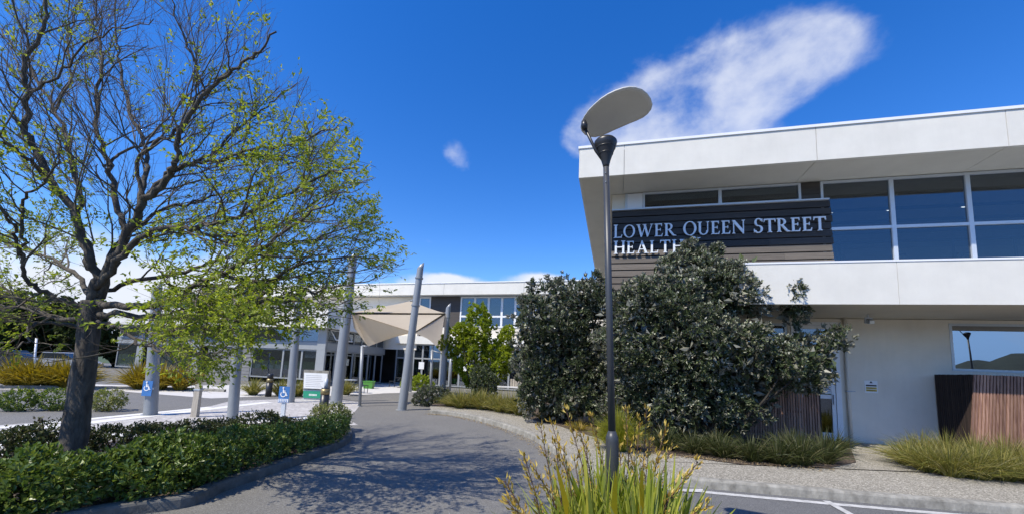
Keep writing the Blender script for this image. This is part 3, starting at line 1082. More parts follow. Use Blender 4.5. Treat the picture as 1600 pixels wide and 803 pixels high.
# ------------------------------------------------------------------ serif lettering
def letter_mesh(ch, x0, zb, h, n=-1.02, dpt=.035):
    """returns (mesh builder, advance). Strokes step forward by a millimetre so no faces coincide"""
    mb = MB()
    lay = [0]

    def pr(poly):
        k = lay[0]*.0012
        lay[0] += 1
        mb.prism([(x, y) for x, y in poly], 0, 1, lambda x, y, z: B(x0+x*h, n-.03-dpt-k+z*(dpt+k*.4), zb+y*h))

    T, t = .15, .062            # thick and thin strokes

    def stem(x, w=T, y0=0, y1=1, foot=True, head=True):
        pr([(x, y0), (x+w, y0), (x+w, y1), (x, y1)])
        if foot:
            pr([(x-.075, 0), (x+w+.075, 0), (x+w+.07, .03), (x+w-.01, .085), (x+.01, .085), (x-.07, .03)])
        if head:
            pr([(x-.075, 1), (x-.07, .97), (x+.01, .915), (x+w-.01, .915), (x+w+.07, .97), (x+w+.075, 1)])

    def ring(cx, cy, rx, ry, a0=0, a1=360, thick=T, thin=.055, seg=28):
        aa = np.radians(np.linspace(a0, a1, seg+1))
        o = [(cx+rx*math.cos(a), cy+ry*math.sin(a)) for a in aa]
        i_ = [(cx+(rx-thick)*math.cos(a), cy+(ry-thin)*math.sin(a)) for a in aa]
        k = lay[0]*.0012
        lay[0] += 1
        v = []
        for z in (0, 1):
            v += [B(x0+x*h, n-.03-dpt-k+z*(dpt+k*.4), zb+y*h) for x, y in o]
            v += [B(x0+x*h, n-.03-dpt-k+z*(dpt+k*.4), zb+y*h) for x, y in i_]
        s = seg+1
        f = []
        for q in range(seg):
            f.append((q, q+1, s+q+1, s+q))
            f.append((2*s+q, 3*s+q, 3*s+q+1, 2*s+q+1))
            f.append((q, 2*s+q, 2*s+q+1, q+1))
            f.append((s+q, s+q+1, 3*s+q+1, 3*s+q))
        mb.add(v, f)

    if ch == 'L':
        stem(.1)
        pr([(.1, 0), (.60, 0), (.64, .24), (.60, .24), (.54, .075), (.25, .065), (.1, .065)])
        w = .70
    elif ch in 'OQ':
        ring(.48, .5, .44, .52)
        if ch == 'Q':
            pr([(.42, .03), (.60, -.05), (.86, -.16), (1.05, -.20), (1.18, -.17), (1.15, -.22), (1.02, -.275), (.86, -.26), (.66, -.15), (.50, -.02)])
        w = 1.0
    elif ch == 'W':
        pr([(.05, 1), (.20, 1), (.42, .17), (.36, 0), (.30, 0)])
        pr([(.33, 0), (.39, 0), (.66, .92), (.60, .94)])
        pr([(.50, 1), (.66, 1), (.88, .17), (.82, 0), (.76, 0)])
        pr([(.79, 0), (.85, 0), (1.15, 1), (1.085, 1)])
        pr([(-.03, 1), (-.03, .965), (.27, .965), (.27, 1)])
        pr([(.44, 1), (.44, .966), (.72, .966), (.72, 1)])
        pr([(1.0, 1), (1.0, .967), (1.23, .967), (1.23, 1)])
        w = 1.25
    elif ch == 'E':
        stem(.1)
        pr([(.1, 0), (.58, 0), (.62, .23), (.58, .23), (.52, .075), (.25, .065), (.1, .065)])
        pr([(.1, 1), (.1, .935), (.25, .935), (.49, .925), (.53, .80), (.57, .80), (.56, 1)])
        pr([(.2, .48), (.42, .485), (.44, .41), (.475, .41), (.475, .63), (.44, .63), (.42, .545), (.2, .545)])
        w = .69
    elif ch == 'R':
        stem(.1)
        ring(.30, .735, .31, .265, -90, 90, .145, .06, 14)
        pr([(.2, 1), (.2, .94), (.30, .94), (.30, 1)])
        pr([(.2, .53), (.2, .47), (.30, .47), (.30, .53)])
        pr([(.27, .50), (.43, .50), (.72, .10), (.88, .03), (.88, 0), (.68, 0), (.58, .06)])
        w = .86
    elif ch == 'U':
        stem(.10, y0=.3, foot=False)
        stem(.68, .065, y0=.3, foot=False)
        ring(.4225, .32, .3225, .34, 180, 360, .13, .07, 16)
        w = .88
    elif ch == 'N':
        stem(.10, .065)
        stem(.74, .065, y0=.0, foot=False)
        pr([(.02, 1), (.20, 1), (.80, .2), (.80, -.03), (.745, -.03), (.14, .80)])
        w = .95
    elif ch == 'S':
        ring(.33, .74, .25, .285, 20, 270, .13, .062, 18)
        ring(.31, .25, .28, .275, -160, 90, .14, .062, 18)
        pr([(.53, .98), (.56, .98), (.575, .76), (.54, .76), (.50, .88)])
        pr([(.04, .27), (.075, .27), (.12, .12), (.07, .02), (.04, .02)])
        w = .66
    elif ch == 'T':
        stem(.31, head=False)
        pr([(.02, 1.0), (.0, .76), (.04, .76), (.10, .92), (.67, .92), (.73, .76), (.77, .76), (.75, 1.0)])
        w = .78
    elif ch == 'H':
        stem(.10)
        stem(.64)
        pr([(.2, .475), (.7, .475), (.7, .545), (.2, .545)])
        w = .90
    elif ch == 'A':
        pr([(.40, 1.02), (.46, 1.02), (.84, .0), (.66, .0), (.38, .80)])
        pr([(.40, 1.02), (.46, .96), (.16, 0), (.09, 0)])
        pr([(.2, .36), (.2, .30), (.66, .30), (.64, .36)])
        pr([(-.01, 0), (.27, 0), (.27, .035), (-.01, .035)])
        pr([(.58, 0), (.94, 0), (.94, .036), (.58, .036)])
        w = .90
    return mb, w


sg = thing('wall_lettering', 'raised pale serif lettering LOWER QUEEN STREET HEALTH on the board cladding', 'sign', B(-6.45, -1.02, 5.9))


def write(text, s0, s1, zb, h):
    ws_ = []
    for ch in text:
        ws_.append(.42 if ch == ' ' else letter_mesh(ch, 0, 0, 1)[1])
    k = (s1-s0)/(sum(ws_)*h) if s1 else 1.0
    x = s0
    for ch, w in zip(text, ws_):
        if ch != ' ':
            big = 1.06 if (x == s0 or prev == ' ') else 1.0
            mb, _ = letter_mesh(ch, x, zb, h*big)
            o = mb.build('letter', LETTER, sg)
        x += w*h*k
        prev = ch
    return x


write('LOWER QUEEN STREET', -6.50, -.80, 5.89, .395)
write('HEALTH', -6.49, -4.42, 5.385, .385)


# ------------------------------------------------------------------ slatted timber screens
def slat_screen(label, runs, ztop, zbot, fan=0.0):
    t = thing('slatted_screen', label, 'screen', B(runs[0][0][0], runs[0][0][1], PATH))
    one = None
    for (a, b) in runs:
        a, b = np.array(a), np.array(b)
        L_ = np.linalg.norm(b-a)
        u = (b-a)/L_
        nrm = np.array([u[1], -u[0]])
        n = int(L_/.062)
        for k in range(n):
            q = a+u*(k+.5)*L_/n
            w, dpt = .021, .016
            lean = -fan*max(0, 1-(k/n)*1.6) if (abs(u[0]) > .5) else 0.0
            j = random.uniform(-.004, .004)
            c = []
            for z, ln in ((zbot, lean), (ztop+j, 0)):
                for sx, sy in ((-w, -dpt), (w, -dpt), (w, dpt), (-w, dpt)):
                    r = q+u*(sx+ln)+nrm*(sy)
                    c.append(B(r[0], r[1], z))
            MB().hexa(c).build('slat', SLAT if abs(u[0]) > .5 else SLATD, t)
        for z in (zbot+.15, (zbot+ztop)/2, ztop-.12):
            c = []
            for zz in (z, z+.07):
                for sx, sy in ((a, .02), (b, .02), (b, .06), (a, .06)):
                    r = sx-nrm*sy*-1*-1
                    c.append(B(r[0], r[1], zz))
            MB().hexa(c).build('rail', CLADD, t)
    return t


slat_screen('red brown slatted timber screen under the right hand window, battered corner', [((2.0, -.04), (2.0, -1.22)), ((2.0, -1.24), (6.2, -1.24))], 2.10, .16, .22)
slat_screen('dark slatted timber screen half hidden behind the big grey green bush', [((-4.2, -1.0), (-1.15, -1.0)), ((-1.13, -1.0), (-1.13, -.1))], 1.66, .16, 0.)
# dark lining inside the right screen keeps its depth opaque
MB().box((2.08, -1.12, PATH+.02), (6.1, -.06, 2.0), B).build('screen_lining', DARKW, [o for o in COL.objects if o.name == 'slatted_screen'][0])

# ------------------------------------------------------------------ street lamp
LD = 3.42
lb, lt = P(957.5, 735, LD), P(947, 262, LD)
ax = unit(lt-lb)
lamp = thing('street_lamp', 'slim charcoal street lamp with leaf shaped reflector disc on top, standing in the flax', 'street lamp', lb+ax*(0-lb[2])/ax[2])


def LP(z):
    return lb+ax*((z-lb[2])/ax[2])


zt = lt[2]
zs = P(957, 683, LD)[2]
mb = MB().tube([LP(-.02), LP(zs-.03), LP(zs), LP(zs+.055)], [.053, .052, .052, .031], 20)
mb.build('base_sleeve', POLEM, lamp, True)
mb = MB().tube([LP(zs+.02), LP((zs+zt)/2), LP(zt+.01)], [.0305, .0285, .026], 16)
mb.build('pole', POLEM, lamp, True)
zc = P(945, 222, LD)[2]
prof = [(0, .026), (.08, .030), (.25, .041), (.45, .058), (.65, .078), (.82, .096), (.93, .104), (1.0, .100), (1.07, .085), (1.13, .06), (1.16, .02)]
mb = MB().tube([LP(zt+(zc-zt)*a) for a, r in prof], [r for a, r in prof], 28)
hd = mb.build('lamp_head', BLACKM, lamp, True)
mb = MB()
for a in (.50, .72):
    r = np.interp(a, [q[0] for q in prof], [q[1] for q in prof])
    mb.tube([LP(zt+(zc-zt)*a), LP(zt+(zc-zt)*(a+.03))], r+.003, 28)
mb.build('seam_ring', BLACKM, hd, True)
# reflector: a bean-shaped shell on a tilted plane
cen = P(962, 182, LD-.05)
pn = unit(np.array([-.02, .20, .98]))
outl = [(35, 400), (42, 360), (62, 318), (95, 270), (135, 228), (190, 180), (250, 140), (310, 112), (370, 92), (420, 83), (470, 86), (520, 103), (560, 135), (588, 175), (602, 222), (592, 262), (566, 296), (530, 324), (480, 348), (420, 372), (360, 398), (300, 424), (250, 448), (200, 468), (150, 480), (105, 478), (70, 462), (42, 432)]
pts = []
for x, y in outl:
    d = ray(x/5.022+900, y/5.022+120)
    o = np.array([0, 0, EYE])
    pts.append(o+d*((cen-o) @ pn)/(d @ pn))
pts = np.array(pts)
cm = pts.mean(0)
rows, fr = [], []
for s, up in ((.0, .012), (.5, .010), (.85, .004), (.985, 0), (1.0, .006), (.985, .014), (.85, .024), (.5, .040), (0, .046)):
    rows.append(cm+(pts-cm)*s+pn*up)
V = np.concatenate(rows)
nn = len(pts)
F = []
for r in range(len(rows)-1):
    for k in range(nn):
        k2 = (k+1) % nn
        F.append((r*nn+k, (r+1)*nn+k, (r+1)*nn+k2, r*nn+k2))
MB().add(V, F).build('reflector_disc', DISCM, lamp, True)
a0 = P(931, 236, LD)
a1 = P(912, 197, LD-.02)
mb = MB().tube([LP(zt+.05)+np.array([-.02, 0, 0]), a0, a1], [.012, .014, .013], 10)
mb.tube([a1+np.array([.012, 0, -.035]), a1+np.array([.006, 0, .005]), a1+np.array([.0, 0, .045])], [.024, .030, .022], 14)
mb.build('bracket_arm', BLACKM, lamp, True)
mb = MB()
for k in range(2):
    mb.tube([P(946+.3*k, 270+14*k, LD-.026), P(946+.3*k, 270+14*k, LD-.033)], .005, 8)
mb.build('bolt', ALU, lamp)

# a second lamp further along the car park edge; the photograph shows it in the right-hand window
l2 = lamp.copy()
COL.objects.link(l2)
l2['label'] = 'charcoal street lamp mirrored in the right hand window, further along the car park'
for o in (lamp, l2):
    o['group'] = 'street lamps at the car park edge'
l2.location = Vector(B(6.6, -5.2, 0))
for ch in list(lamp.children):
    c2 = ch.copy()
    COL.objects.link(c2)
    c2.parent = l2
    c2.matrix_parent_inverse = ch.matrix_parent_inverse.copy()
    for g in ch.children:
        g2 = g.copy()
        COL.objects.link(g2)
        g2.parent = c2

# ------------------------------------------------------------------ deciduous tree
TD = 6.05
TB_ = G(112, 738, .09)
tree = thing('deciduous_tree', 'tall spreading street tree with thin spring leaves and bare upper twigs', 'tree', TB_)
dscale = TB_[1]


def limb_pts(px, doff, d0=0.0):
    n = len(px)
    return np.array([P(x, y, dscale+d0+doff*(i/(n-1))**1.2) for i, (x, y) in enumerate(px)])


trunk_px = [(98, 752), (106, 735), (115, 690), (123, 640), (130, 590), (136, 540), (140, 500), (144, 470)]
tp = smooth_line(limb_pts(trunk_px, 0), 5)
tr_ = np.interp(np.linspace(0, 1, len(tp)), [0, .08, .25, .5, .8, 1], [.25, .165, .142, .13, .118, .118])
tm = MB()
tm.tube(tp, tr_, 22)
tko = tm.build('trunk', BARK, tree, True)
vs = tko.data.vertices
co = np.empty(len(vs)*3)
vs.foreach_get('co', co)
co = co.reshape(-1, 3)
ctr = np.array([np.interp(co[:, 2], tp[:, 2], tp[:, k]) for k in range(2)]).T
dxy = co[:, :2]-ctr
ang = np.arctan2(dxy[:, 1], dxy[:, 0])
f = 1+.05*np.sin(ang*3+co[:, 2]*2)+.045*np.sin(ang*7+co[:, 2]*5)+.03*np.sin(ang*2-co[:, 2]*9)+rng.normal(size=len(co))*.018
co[:, :2] = ctr+dxy*f[:, None]
vs.foreach_set('co', co.ravel())
# limbs: photograph course, depth drift, start and end radius
LIMBS = [
    ([(144, 480), (150, 440), (140, 395), (112, 330), (75, 275), (52, 225), (38, 185), (44, 145), (40, 105), (64, 55), (72, 0), (84, -60)], -.8, .105, .022),
    ([(75, 277), (50, 255), (20, 232), (-25, 205), (-80, 180)], -.9, .05, .02),
    ([(150, 440), (180, 410), (195, 365), (182, 320), (168, 260), (155, 205), (152, 160), (160, 100), (148, 40), (140, -40)], .5, .085, .02),
    ([(140, 420), (125, 360), (122, 290), (105, 220), (85, 175), (55, 120), (25, 75), (-20, 30)], 1.2, .07, .018),
    ([(146, 470), (170, 420), (205, 355), (225, 315), (255, 285), (275, 255), (276, 225), (300, 180), (330, 135), (365, 108), (400, 85), (432, 50)], -1.0, .10, .016),
    ([(232, 305), (265, 272), (300, 256), (345, 250), (392, 236), (440, 226), (500, 210), (540, 185)], -.5, .055, .010),
    ([(300, 256), (335, 240), (365, 212), (395, 180), (430, 155), (465, 130)], .2, .035, .009),
    ([(345, 250), (395, 243), (440, 252), (490, 262), (530, 262), (570, 258)], .6, .034, .008),
    ([(205, 355), (222, 300), (232, 255), (222, 215), (200, 165), (186, 100), (182, 40), (178, -40)], .9, .06, .016),
    ([(225, 315), (215, 265), (245, 225), (275, 205), (315, 150), (300, 90), (275, 30), (262, -30)], -.6, .045, .012),
    ([(150, 450), (190, 400), (240, 362), (300, 358), (350, 345), (400, 330), (460, 300), (520, 270), (560, 262)], -1.5, .075, .010),
    ([(300, 358), (350, 372), (410, 362), (470, 330), (520, 300), (575, 285)], -.3, .04, .008),
    ([(148, 470), (200, 478), (262, 474), (300, 450), (345, 430), (392, 400), (440, 365), (490, 330), (540, 300)], -2.0, .085, .010),
    ([(345, 430), (410, 440), (470, 415), (530, 402), (580, 405), (632, 412)], .2, .042, .007),
    ([(150, 490), (230, 494), (300, 497), (360, 488), (420, 470), (470, 458), (530, 445), (590, 432)], -1.3, .07, .009),
    ([(420, 470), (460, 470), (510, 475), (545, 468)], -.5, .025, .006),
    ([(140, 500), (180, 510), (215, 535), (260, 548), (320, 552), (365, 540)], -1.6, .045, .008),
    ([(140, 480), (105, 470), (70, 455), (45, 435), (30, 400), (22, 360), (8, 335), (-20, 320)], -1.2, .06, .015),
    ([(30, 400), (38, 360), (36, 315), (60, 290), (85, 262), (95, 225), (80, 190)], -.5, .035, .009),
    ([(138, 500), (100, 498), (60, 490), (20, 478), (-40, 470)], .4, .06, .014),
    ([(138, 515), (90, 505), (50, 505), (46, 530), (20, 542), (-10, 560)], -1.3, .038, .008),
    ([(145, 470), (160, 430), (185, 380), (250, 330), (290, 320), (360, 300), (420, 282), (480, 250)], 1.8, .065, .010),
    ([(142, 470), (120, 430), (70, 400), (20, 380), (-40, 360)], 1.5, .06, .014),
    ([(144, 470), (170, 450), (260, 430), (330, 410), (400, 385), (470, 380), (540, 372), (600, 385)], 1.6, .06, .009),
    ([(300, 497), (380, 502), (450, 500), (520, 488), (565, 478)], -.6, .030, .006),
    ([(262, 474), (340, 468), (420, 442), (500, 426), (570, 420), (622, 416)], -.2, .032, .006),
    ([(345, 430), (420, 395), (490, 372), (560, 352), (598, 350)], .9, .030, .006),
    ([(160, 260), (200, 235), (250, 215), (290, 150), (310, 90), (330, 30)], 1.0, .035, .009),
    ([(85, 175), (110, 120), (105, 60), (125, 0), (130, -50)], .8, .035, .010),
    ([(44, 145), (90, 120), (130, 70), (180, 45), (240, 30)], -.6, .03, .008),
]
limbs = []
allb = []
for px, doff, r0, r1 in LIMBS:
    x0, y0 = px[0]
    # start depth: follow the nearest earlier limb so that forks join
    best, bd = 0.0, 1e9
    for q, dq in allb:
        for (x, y), dd in zip(q, dq):
            e = (x-x0)**2+(y-y0)**2
            if e < bd:
                bd, best = e, dd
    st = best if bd < 900 else 0.0
    n = len(px)
    dep = [st+doff*(i/(n-1))**1.2 for i in range(n)]
    allb.append((px, dep))
    pts = np.array([P(x, y, dscale+d_) for (x, y), d_ in zip(px, dep)])
    ln = smooth_line(pts, 5)
    ln[1:-1] += rng.normal(size=(len(ln)-2, 3))*.018
    rr = np.linspace(0, 1, len(ln))
    rad = (r0*(1-rr)**1.1+r1*(1-(1-rr)**1.1))*.62
    limbs.append((ln, rad))
    MB().tube(ln, rad, 10 if r0 > .05 else 8).build('limb', BARK, tree, True)
# branches, twigs and leaves
lc, ld = [], []
bm2, tw = MB(), MB()
CENT = P(200, 330, dscale)


def seen(p):
    """photograph pixel of a point"""
    q = np.asarray(p)-np.array([0, 0, EYE])
    d = q @ _fw
    return 800+FPX*(q @ RT)/d, PPY-FPX*(q @ UP)/d


def in_crown(p):
    """crown outline: the tree's reach to the right and downwards"""
    x, y = seen(p)
    lim = np.interp(y, [-200, 0, 60, 130, 180, 260, 330, 400, 430, 470, 520, 570, 620], [390, 435, 452, 495, 552, 585, 598, 646, 645, 605, 540, 450, 410])
    low = np.interp(x, [-100, 0, 100, 170, 240, 330, 400, 470, 560], [590, 590, 565, 565, 625, 612, 585, 530, 500])
    return x < lim+random.gauss(0, 7) and y < low+random.gauss(0, 8)


def grow(line, rad, level):
    seg = np.linalg.norm(np.diff(line, axis=0), axis=1)
    s = np.concatenate([[0], np.cumsum(seg)])
    L_ = s[-1]
    gap = {0: .20, 1: .105, 2: .095}[level]
    n = int(L_*(1-.15)/gap)
    for k in range(n):
        u = .15+.85*(k+random.random())/max(n, 1)
        x = u*L_
        p = np.array([np.interp(x, s, line[:, i]) for i in range(3)])
        i = min(np.searchsorted(s, x), len(line)-1)
        tdir = unit(line[i]-line[max(i-1, 0)])
        out = p-CENT
        out[2] *= .6
        d = rng.normal(size=3)
        d -= tdir*(d @ tdir)
        d = unit(d)
        kk = random.uniform(.55, 1.1)
        d = unit(tdir+d*kk+unit(out)*.35+np.array([0, 0, .22 if p[2] > 3 else -.02]))
        ll = {0: random.uniform(.6, 1.5)*(1-.55*u), 1: random.uniform(.3, .75), 2: random.uniform(.12, .34)}[level]
        m = {0: 6, 1: 4, 2: 3}[level]
        cv = rng.normal(size=3)*.28
        cv[2] += .15
        t = np.linspace(0, 1, m)[:, None]
        q = p+d*ll*t+cv*ll*t**2*.7
        if level < 2:
            q[1:] += rng.normal(size=(m-1, 3))*.018*ll
        if not in_crown(q[-1]):
            continue
        r = min(np.interp(x, s, rad)*.6, {0: .0135, 1: .0055, 2: .0026}[level])
        rr = np.linspace(r, r*(.4 if level < 2 else .55), m)
        if level == 0:
            bm2.tube(q, rr, 6, False)
        elif level == 1:
            tw.tube(q, rr, 4, False)
        else:
            tw.tube(q, rr, 3, False)
        if level < 2:
            grow(q, rr, level+1)
        if level >= 1:
            leafy(q, level)


def leafy(q, level):
    p = q[-1]
    z = p[2]
    # clumps of early leaf, denser low down and at the outer right tips
    cl = math.sin(p[0]*1.9+1.3)*math.sin(p[1]*1.7+.4)+.8*math.sin(p[2]*2.3+p[0]*1.1)
    dens = np.interp(z, [2.0, 3.0, 3.5, 4.2, 5.2, 8], [1.1, 1.1, .85, .32, .12, .06])
    if p[0] > -4.2:
        dens += .40*min(1, (p[0]+4.2)/1.2)*np.interp(z, [3.2, 4.4], [1, .30])
    dens *= np.interp(cl, [-1.2, -.2, .5, 1.5], [.12, .5, 1.2, 1.9])
    if random.random() > dens:
        return
    n = 9 if level == 2 else 6
    for k in range(n):
        t = random.uniform(.3, 1)
        i = t*(len(q)-1)
        a = int(i)
        b = min(a+1, len(q)-1)
        lc.append(q[a]+(q[b]-q[a])*(i-a)+rng.normal(size=3)*.012)
        ld.append((q[-1]-q[0])/np.linalg.norm(q[-1]-q[0])+rng.normal(size=3)*.75+np.array([0, 0, -.25]))


for ln, rad in limbs:
    grow(ln, rad, 0)
bm2.build('branches', BARK2, tree, True, kind='stuff')
tw.build('twigs', TWIGM, tree, True, kind='stuff')
lc, ld = np.array(lc), np.array(ld)
# thin out leaves beyond what the crown carries
lm = MB()
add_leaves(lm, lc, ld, rng.normal(size=lc.shape)*.6+np.array([0, 0, 1.]), rng.uniform(.034, .066, len(lc)), rng.uniform(.019, .034, len(lc)))
lm.build('leaves', L_TREE, tree, False, kind='stuff')
print('tree leaves', len(lc))


# ------------------------------------------------------------------ shrubs
def shrub(name, label, cat, base, blobs, lmat, dens, nleaf, ln, wd, group=None, tipmat=None, tipfrac=0., inner=0., innerlen=1.6, noise=.18, spread=.9, r0=.02, nst=3, up=.25, hollow=0.):
    t = thing(name, label, cat, base, group)
    p, nn_ = blob_points(blobs, dens, noise)
    k = p[:, 2] > base[2]+.02
    if hollow:      # hollows between the leaf masses
        g = np.sin(p[:, 0]*3.1+1)*np.sin(p[:, 1]*2.7+2)+np.sin(p[:, 2]*3.7+p[:, 0]*1.9)*.9+np.sin(p[:, 0]*7.3-p[:, 2]*6.1)*.45
        k &= rng.uniform(size=len(p)) < np.interp(g, [-1.4, -.4, .3], [1-hollow, 1-hollow*.55, 1])
        p = p-nn_*np.interp(g, [-1.4, 0, 1.4], [.22, .05, -.08])[:, None]
    p, nn_ = p[k], nn_[k]
    d = unit(nn_+np.array([0, 0, .35])+rng.normal(size=p.shape)*.25)
    mb = MB()
    if tipmat is not None:
        sel = (rng.uniform(size=len(p)) < tipfrac*np.clip(.35+nn_[:, 2]*.9, .1, 1.4))
        tb = MB()
        rosettes(tb, p[sel]+d[sel]*ln*.35, d[sel], max(3, nleaf//2+1), ln*.68, wd*1.0, .75, up)
        tb.build('new_leaves', tipmat, t, False, kind='stuff')
    rosettes(mb, p, d, nleaf, ln, wd, spread, up)
    if inner:
        q = blob_inside(blobs, inner)
        q = q[q[:, 2] > base[2]+.02]
        add_leaves(mb, q, rng.normal(size=q.shape), rng.normal(size=q.shape), ln*innerlen*rng.uniform(.8, 1.3, len(q)), wd*innerlen*1.5)
    mb.build('foliage', lmat, t, False, kind='stuff')
    sb = MB()
    stems(sb, base, blobs, nst, r0)
    sb.build('stems', STEMM, t, True, kind='stuff')
    return t


def bl(px, py, rpx, depth, ry=1.0, rz=1.0):
    """ellipsoid of a crown: centre pixel, radius in pixels, distance"""
    c = P(px, py, depth)
    r = rpx/FPX*depth
    return (c, (r, r*ry, r*rz))


bA = [bl(858, 505, 52, 12.6, 1, 1.15), bl(895, 488, 48, 12.6, 1, 1.05), bl(850, 575, 46, 12.9, 1, 1.2), bl(905, 565, 50, 12.8, 1, 1.3), bl(880, 625, 44, 13.0, 1, .8), bl(828, 530, 26, 12.8), bl(832, 610, 30, 12.6, 1, 1.1), bl(925, 470, 34, 12.4), bl(928, 620, 36, 12.8, 1, .9)]
def sprigs(blobs, n, rpx):
    """small uneven tufts that break the outline of a crown"""
    out = []
    for c, q in blobs:
        for k in range(n):
            u = unit(rng.normal(size=3)+np.array([0, -.35, .45]))
            r_ = rpx*rng.uniform(.55, 1.5)
            out.append((np.array(c)+u*np.array(q)*rng.uniform(.90, 1.13), (r_, r_, r_*rng.uniform(.8, 1.5))))
    return blobs+out


bA = sprigs(bA, 6, .17)
shrub('evergreen_shrub', 'tall dark evergreen shrub beside the drive, left of the lamp pole', 'shrub', G(880, 655, PATH), bA, L_BUSH, 105, 8, .10, .042, None, L_TIP, .42, 190, 2.0, .24, .95, .05, 3, hollow=.85)
bC = [bl(1085, 448, 46, 10.6, 1, .9), bl(1045, 480, 62, 10.4, 1, 1), bl(1130, 460, 50, 10.4, 1, .80), bl(1160, 470, 38, 10.3, 1, .8), bl(1000, 530, 58, 10.5, 1, 1.1), bl(1085, 535, 70, 10.3, 1, .9), bl(1145, 548, 54, 10.1, 1, .95),
      bl(985, 620, 38, 11.4, 1, 1.1), bl(1060, 635, 60, 10.8, 1, .95), bl(1135, 625, 54, 10.6, 1, .9), bl(1185, 612, 32, 10.4, 1, .9), bl(1000, 590, 50, 11.0, 1, 1.1), bl(1100, 600, 62, 10.8, 1, .9), bl(1010, 470, 30, 10.8, 1, 1), bl(968, 490, 28, 10.9), bl(1110, 412, 20, 10.6), bl(1068, 412, 22, 10.7), bl(1150, 424, 22, 10.5), bl(1120, 430, 22, 10.3), bl(1180, 430, 20, 10.3, 1, .8)]
bC += [bl(1210, 560, 38, 9.9, 1, .85), bl(1255, 560, 34, 9.8, 1, .9), bl(1284, 557, 23, 9.7, 1, .9), bl(1240, 592, 24, 9.9, 1, .7), bl(1298, 537, 10, 9.6)]
bC += [bl(1222, 448, 23, 10.1, 1, .8), bl(1248, 453, 28, 10, 1, .85), bl(1274, 448, 18, 9.9), bl(1204, 438, 18, 10.2), bl(1242, 476, 14, 10), bl(1078, 396, 15, 10.7), bl(1050, 420, 18, 10.7)]
bC = sprigs(bC, 5, .17)
shrub('evergreen_shrub', 'wide grey green leathery leaved shrub in front of the board cladding', 'shrub', G(1100, 690, PATH), bC, L_BUSH, 105, 8, .10, .042, None, L_TIP, .62, 190, 2.0, .26, .95, .05, 2, hollow=.85)


def low_shrub(px, py, r, h, mat, label, group, dens=150, ln=.05, wd=.028, dark=0):
    b = G(px, py, .09)
    bb = [((b[0], b[1], .09+h*.45), (r, r, h*.52))]
    for k in range(6):
        a = random.uniform(0, 6.28)
        q = random.uniform(.25, .7)*r
        bb.append(((b[0]+q*math.cos(a), b[1]+q*math.sin(a), .09+h*random.uniform(.42, .78)), (r*.42, r*.42, h*.28)))
    return shrub('hedge_shrub', label, 'shrub', b, bb, mat, dens, 7, ln, wd, group, None, 0, 330, 1.5, .12, .95, .010, 2, .3)


KLf = offset(KLS, .52)
seg = np.concatenate([[0], np.cumsum(np.linalg.norm(np.diff(KLf, axis=0), axis=1))])
gfr = 'green hedge shrubs in the front row along the kerb'
gbk = 'dark hedge shrubs in the back row by the paving'
hk = 0
s = 1.2
while s < seg[-1]-1.9:
    p = np.array([np.interp(s, seg, KLf[:, 0]), np.interp(s, seg, KLf[:, 1]), .09])
    r = random.uniform(.43, .55)
    h = random.uniform(.42, .74)*np.interp(p[1], [4.5, 7.5], [1, .72])
    if p[1] > 2.6:
        bb = [((p[0], p[1], .09+h*.42), (r, r, h*.5))]
        for k in range(7):
            a = random.uniform(0, 6.28)
            q = random.uniform(.3, .75)*r
            bb.append(((p[0]+q*math.cos(a), p[1]+q*math.sin(a), .09+h*random.uniform(.45, .8)), (r*.42, r*.42, h*.26)))
        near = p[1] < 6.0
        shrub('hedge_shrub', ('bright glossy hedge shrub in front of the tree trunk, number '+ORD[hk]+' there').replace(', number', ',') if near else 'mid green hedge shrub on the shaded kerb, '+ORD[hk-6 if hk > 5 else hk]+' beyond the trunk', 'shrub', p, bb,
              L_HEDGE, 190 if near else 160, 7, .066 if near else .052, .040 if near else .030, 'bright green hedge shrubs in front of the tree' if near else gfr, None, 0, 330, 1.5, .12, .95, .010, 2, .3)
        hk += 1
    s += random.uniform(.70, .92)
for hk, (px, py, r, h) in enumerate(((10, 735, .5, .56), (75, 728, .45, .64), (190, 712, .46, .48), (240, 700, .40, .44), (300, 697, .44, .46), (345, 690, .40, .42))):
    low_shrub(px, py, r, h, L_HEDGE2, 'dark olive hedge shrub by the paving, '+nth(hk, 6)+' of the back row', gbk)
for px, py, r, h, lab in ((400, 693, .55, .60, 'left of'), (452, 688, .42, .46, 'at the foot of')):
    low_shrub(px, py, r, h, L_HEDGE2, 'taller dark hedge shrub '+lab+' the disabled parking sign', 'taller hedge shrubs by the parking sign')
low_shrub(500, 676, .38, .40, L_HEDGE2, 'low dark hedge shrub at the rounded kerb end under the yellow one', None)
low_shrub(515, 668, .46, .60, L_VAR, 'yellow edged rounded shrub at the kerb end by the bollard light', None, 130, .05, .03)
# three clipped shrubs at the edge of the far road
for px, py, lab in ((25, 641, 'rounded green shrub at the paving edge, leftmost of the three'), (84, 640, 'rounded green shrub at the paving edge, left of the trunk'), (166, 641, 'rounded green shrub at the paving edge, right of the trunk')):
    b = G(px, py)
    r = 21/FPX*b[1]
    shrub('round_shrub', lab, 'shrub', b, [((b[0], b[1], r*.75), (r, r, r*.75)), ((b[0]+r*.5, b[1]-.1, r*.6), (r*.6, r*.6, r*.5)), ((b[0]-r*.4, b[1]-.1, r*.7), (r*.5, r*.5, r*.5))], L_VAR if px > 150 else L_HEDGE, 130, 7, .06, .034, None, L_LIME, .35, 180, 1.5, .12)

# ------------------------------------------------------------------ tussocks
def tuss(px, py, label, group, mat, h, spread, n=420, w=.011, z=PATH, lean=(0, 0)):
    b = G(px, py, z)
    mb = MB()
    blades(mb, b, h, spread, n, w, .16, 1.0, lean)
    return tag(mb.build('grass_tussock', mat), label, 'grass', group)


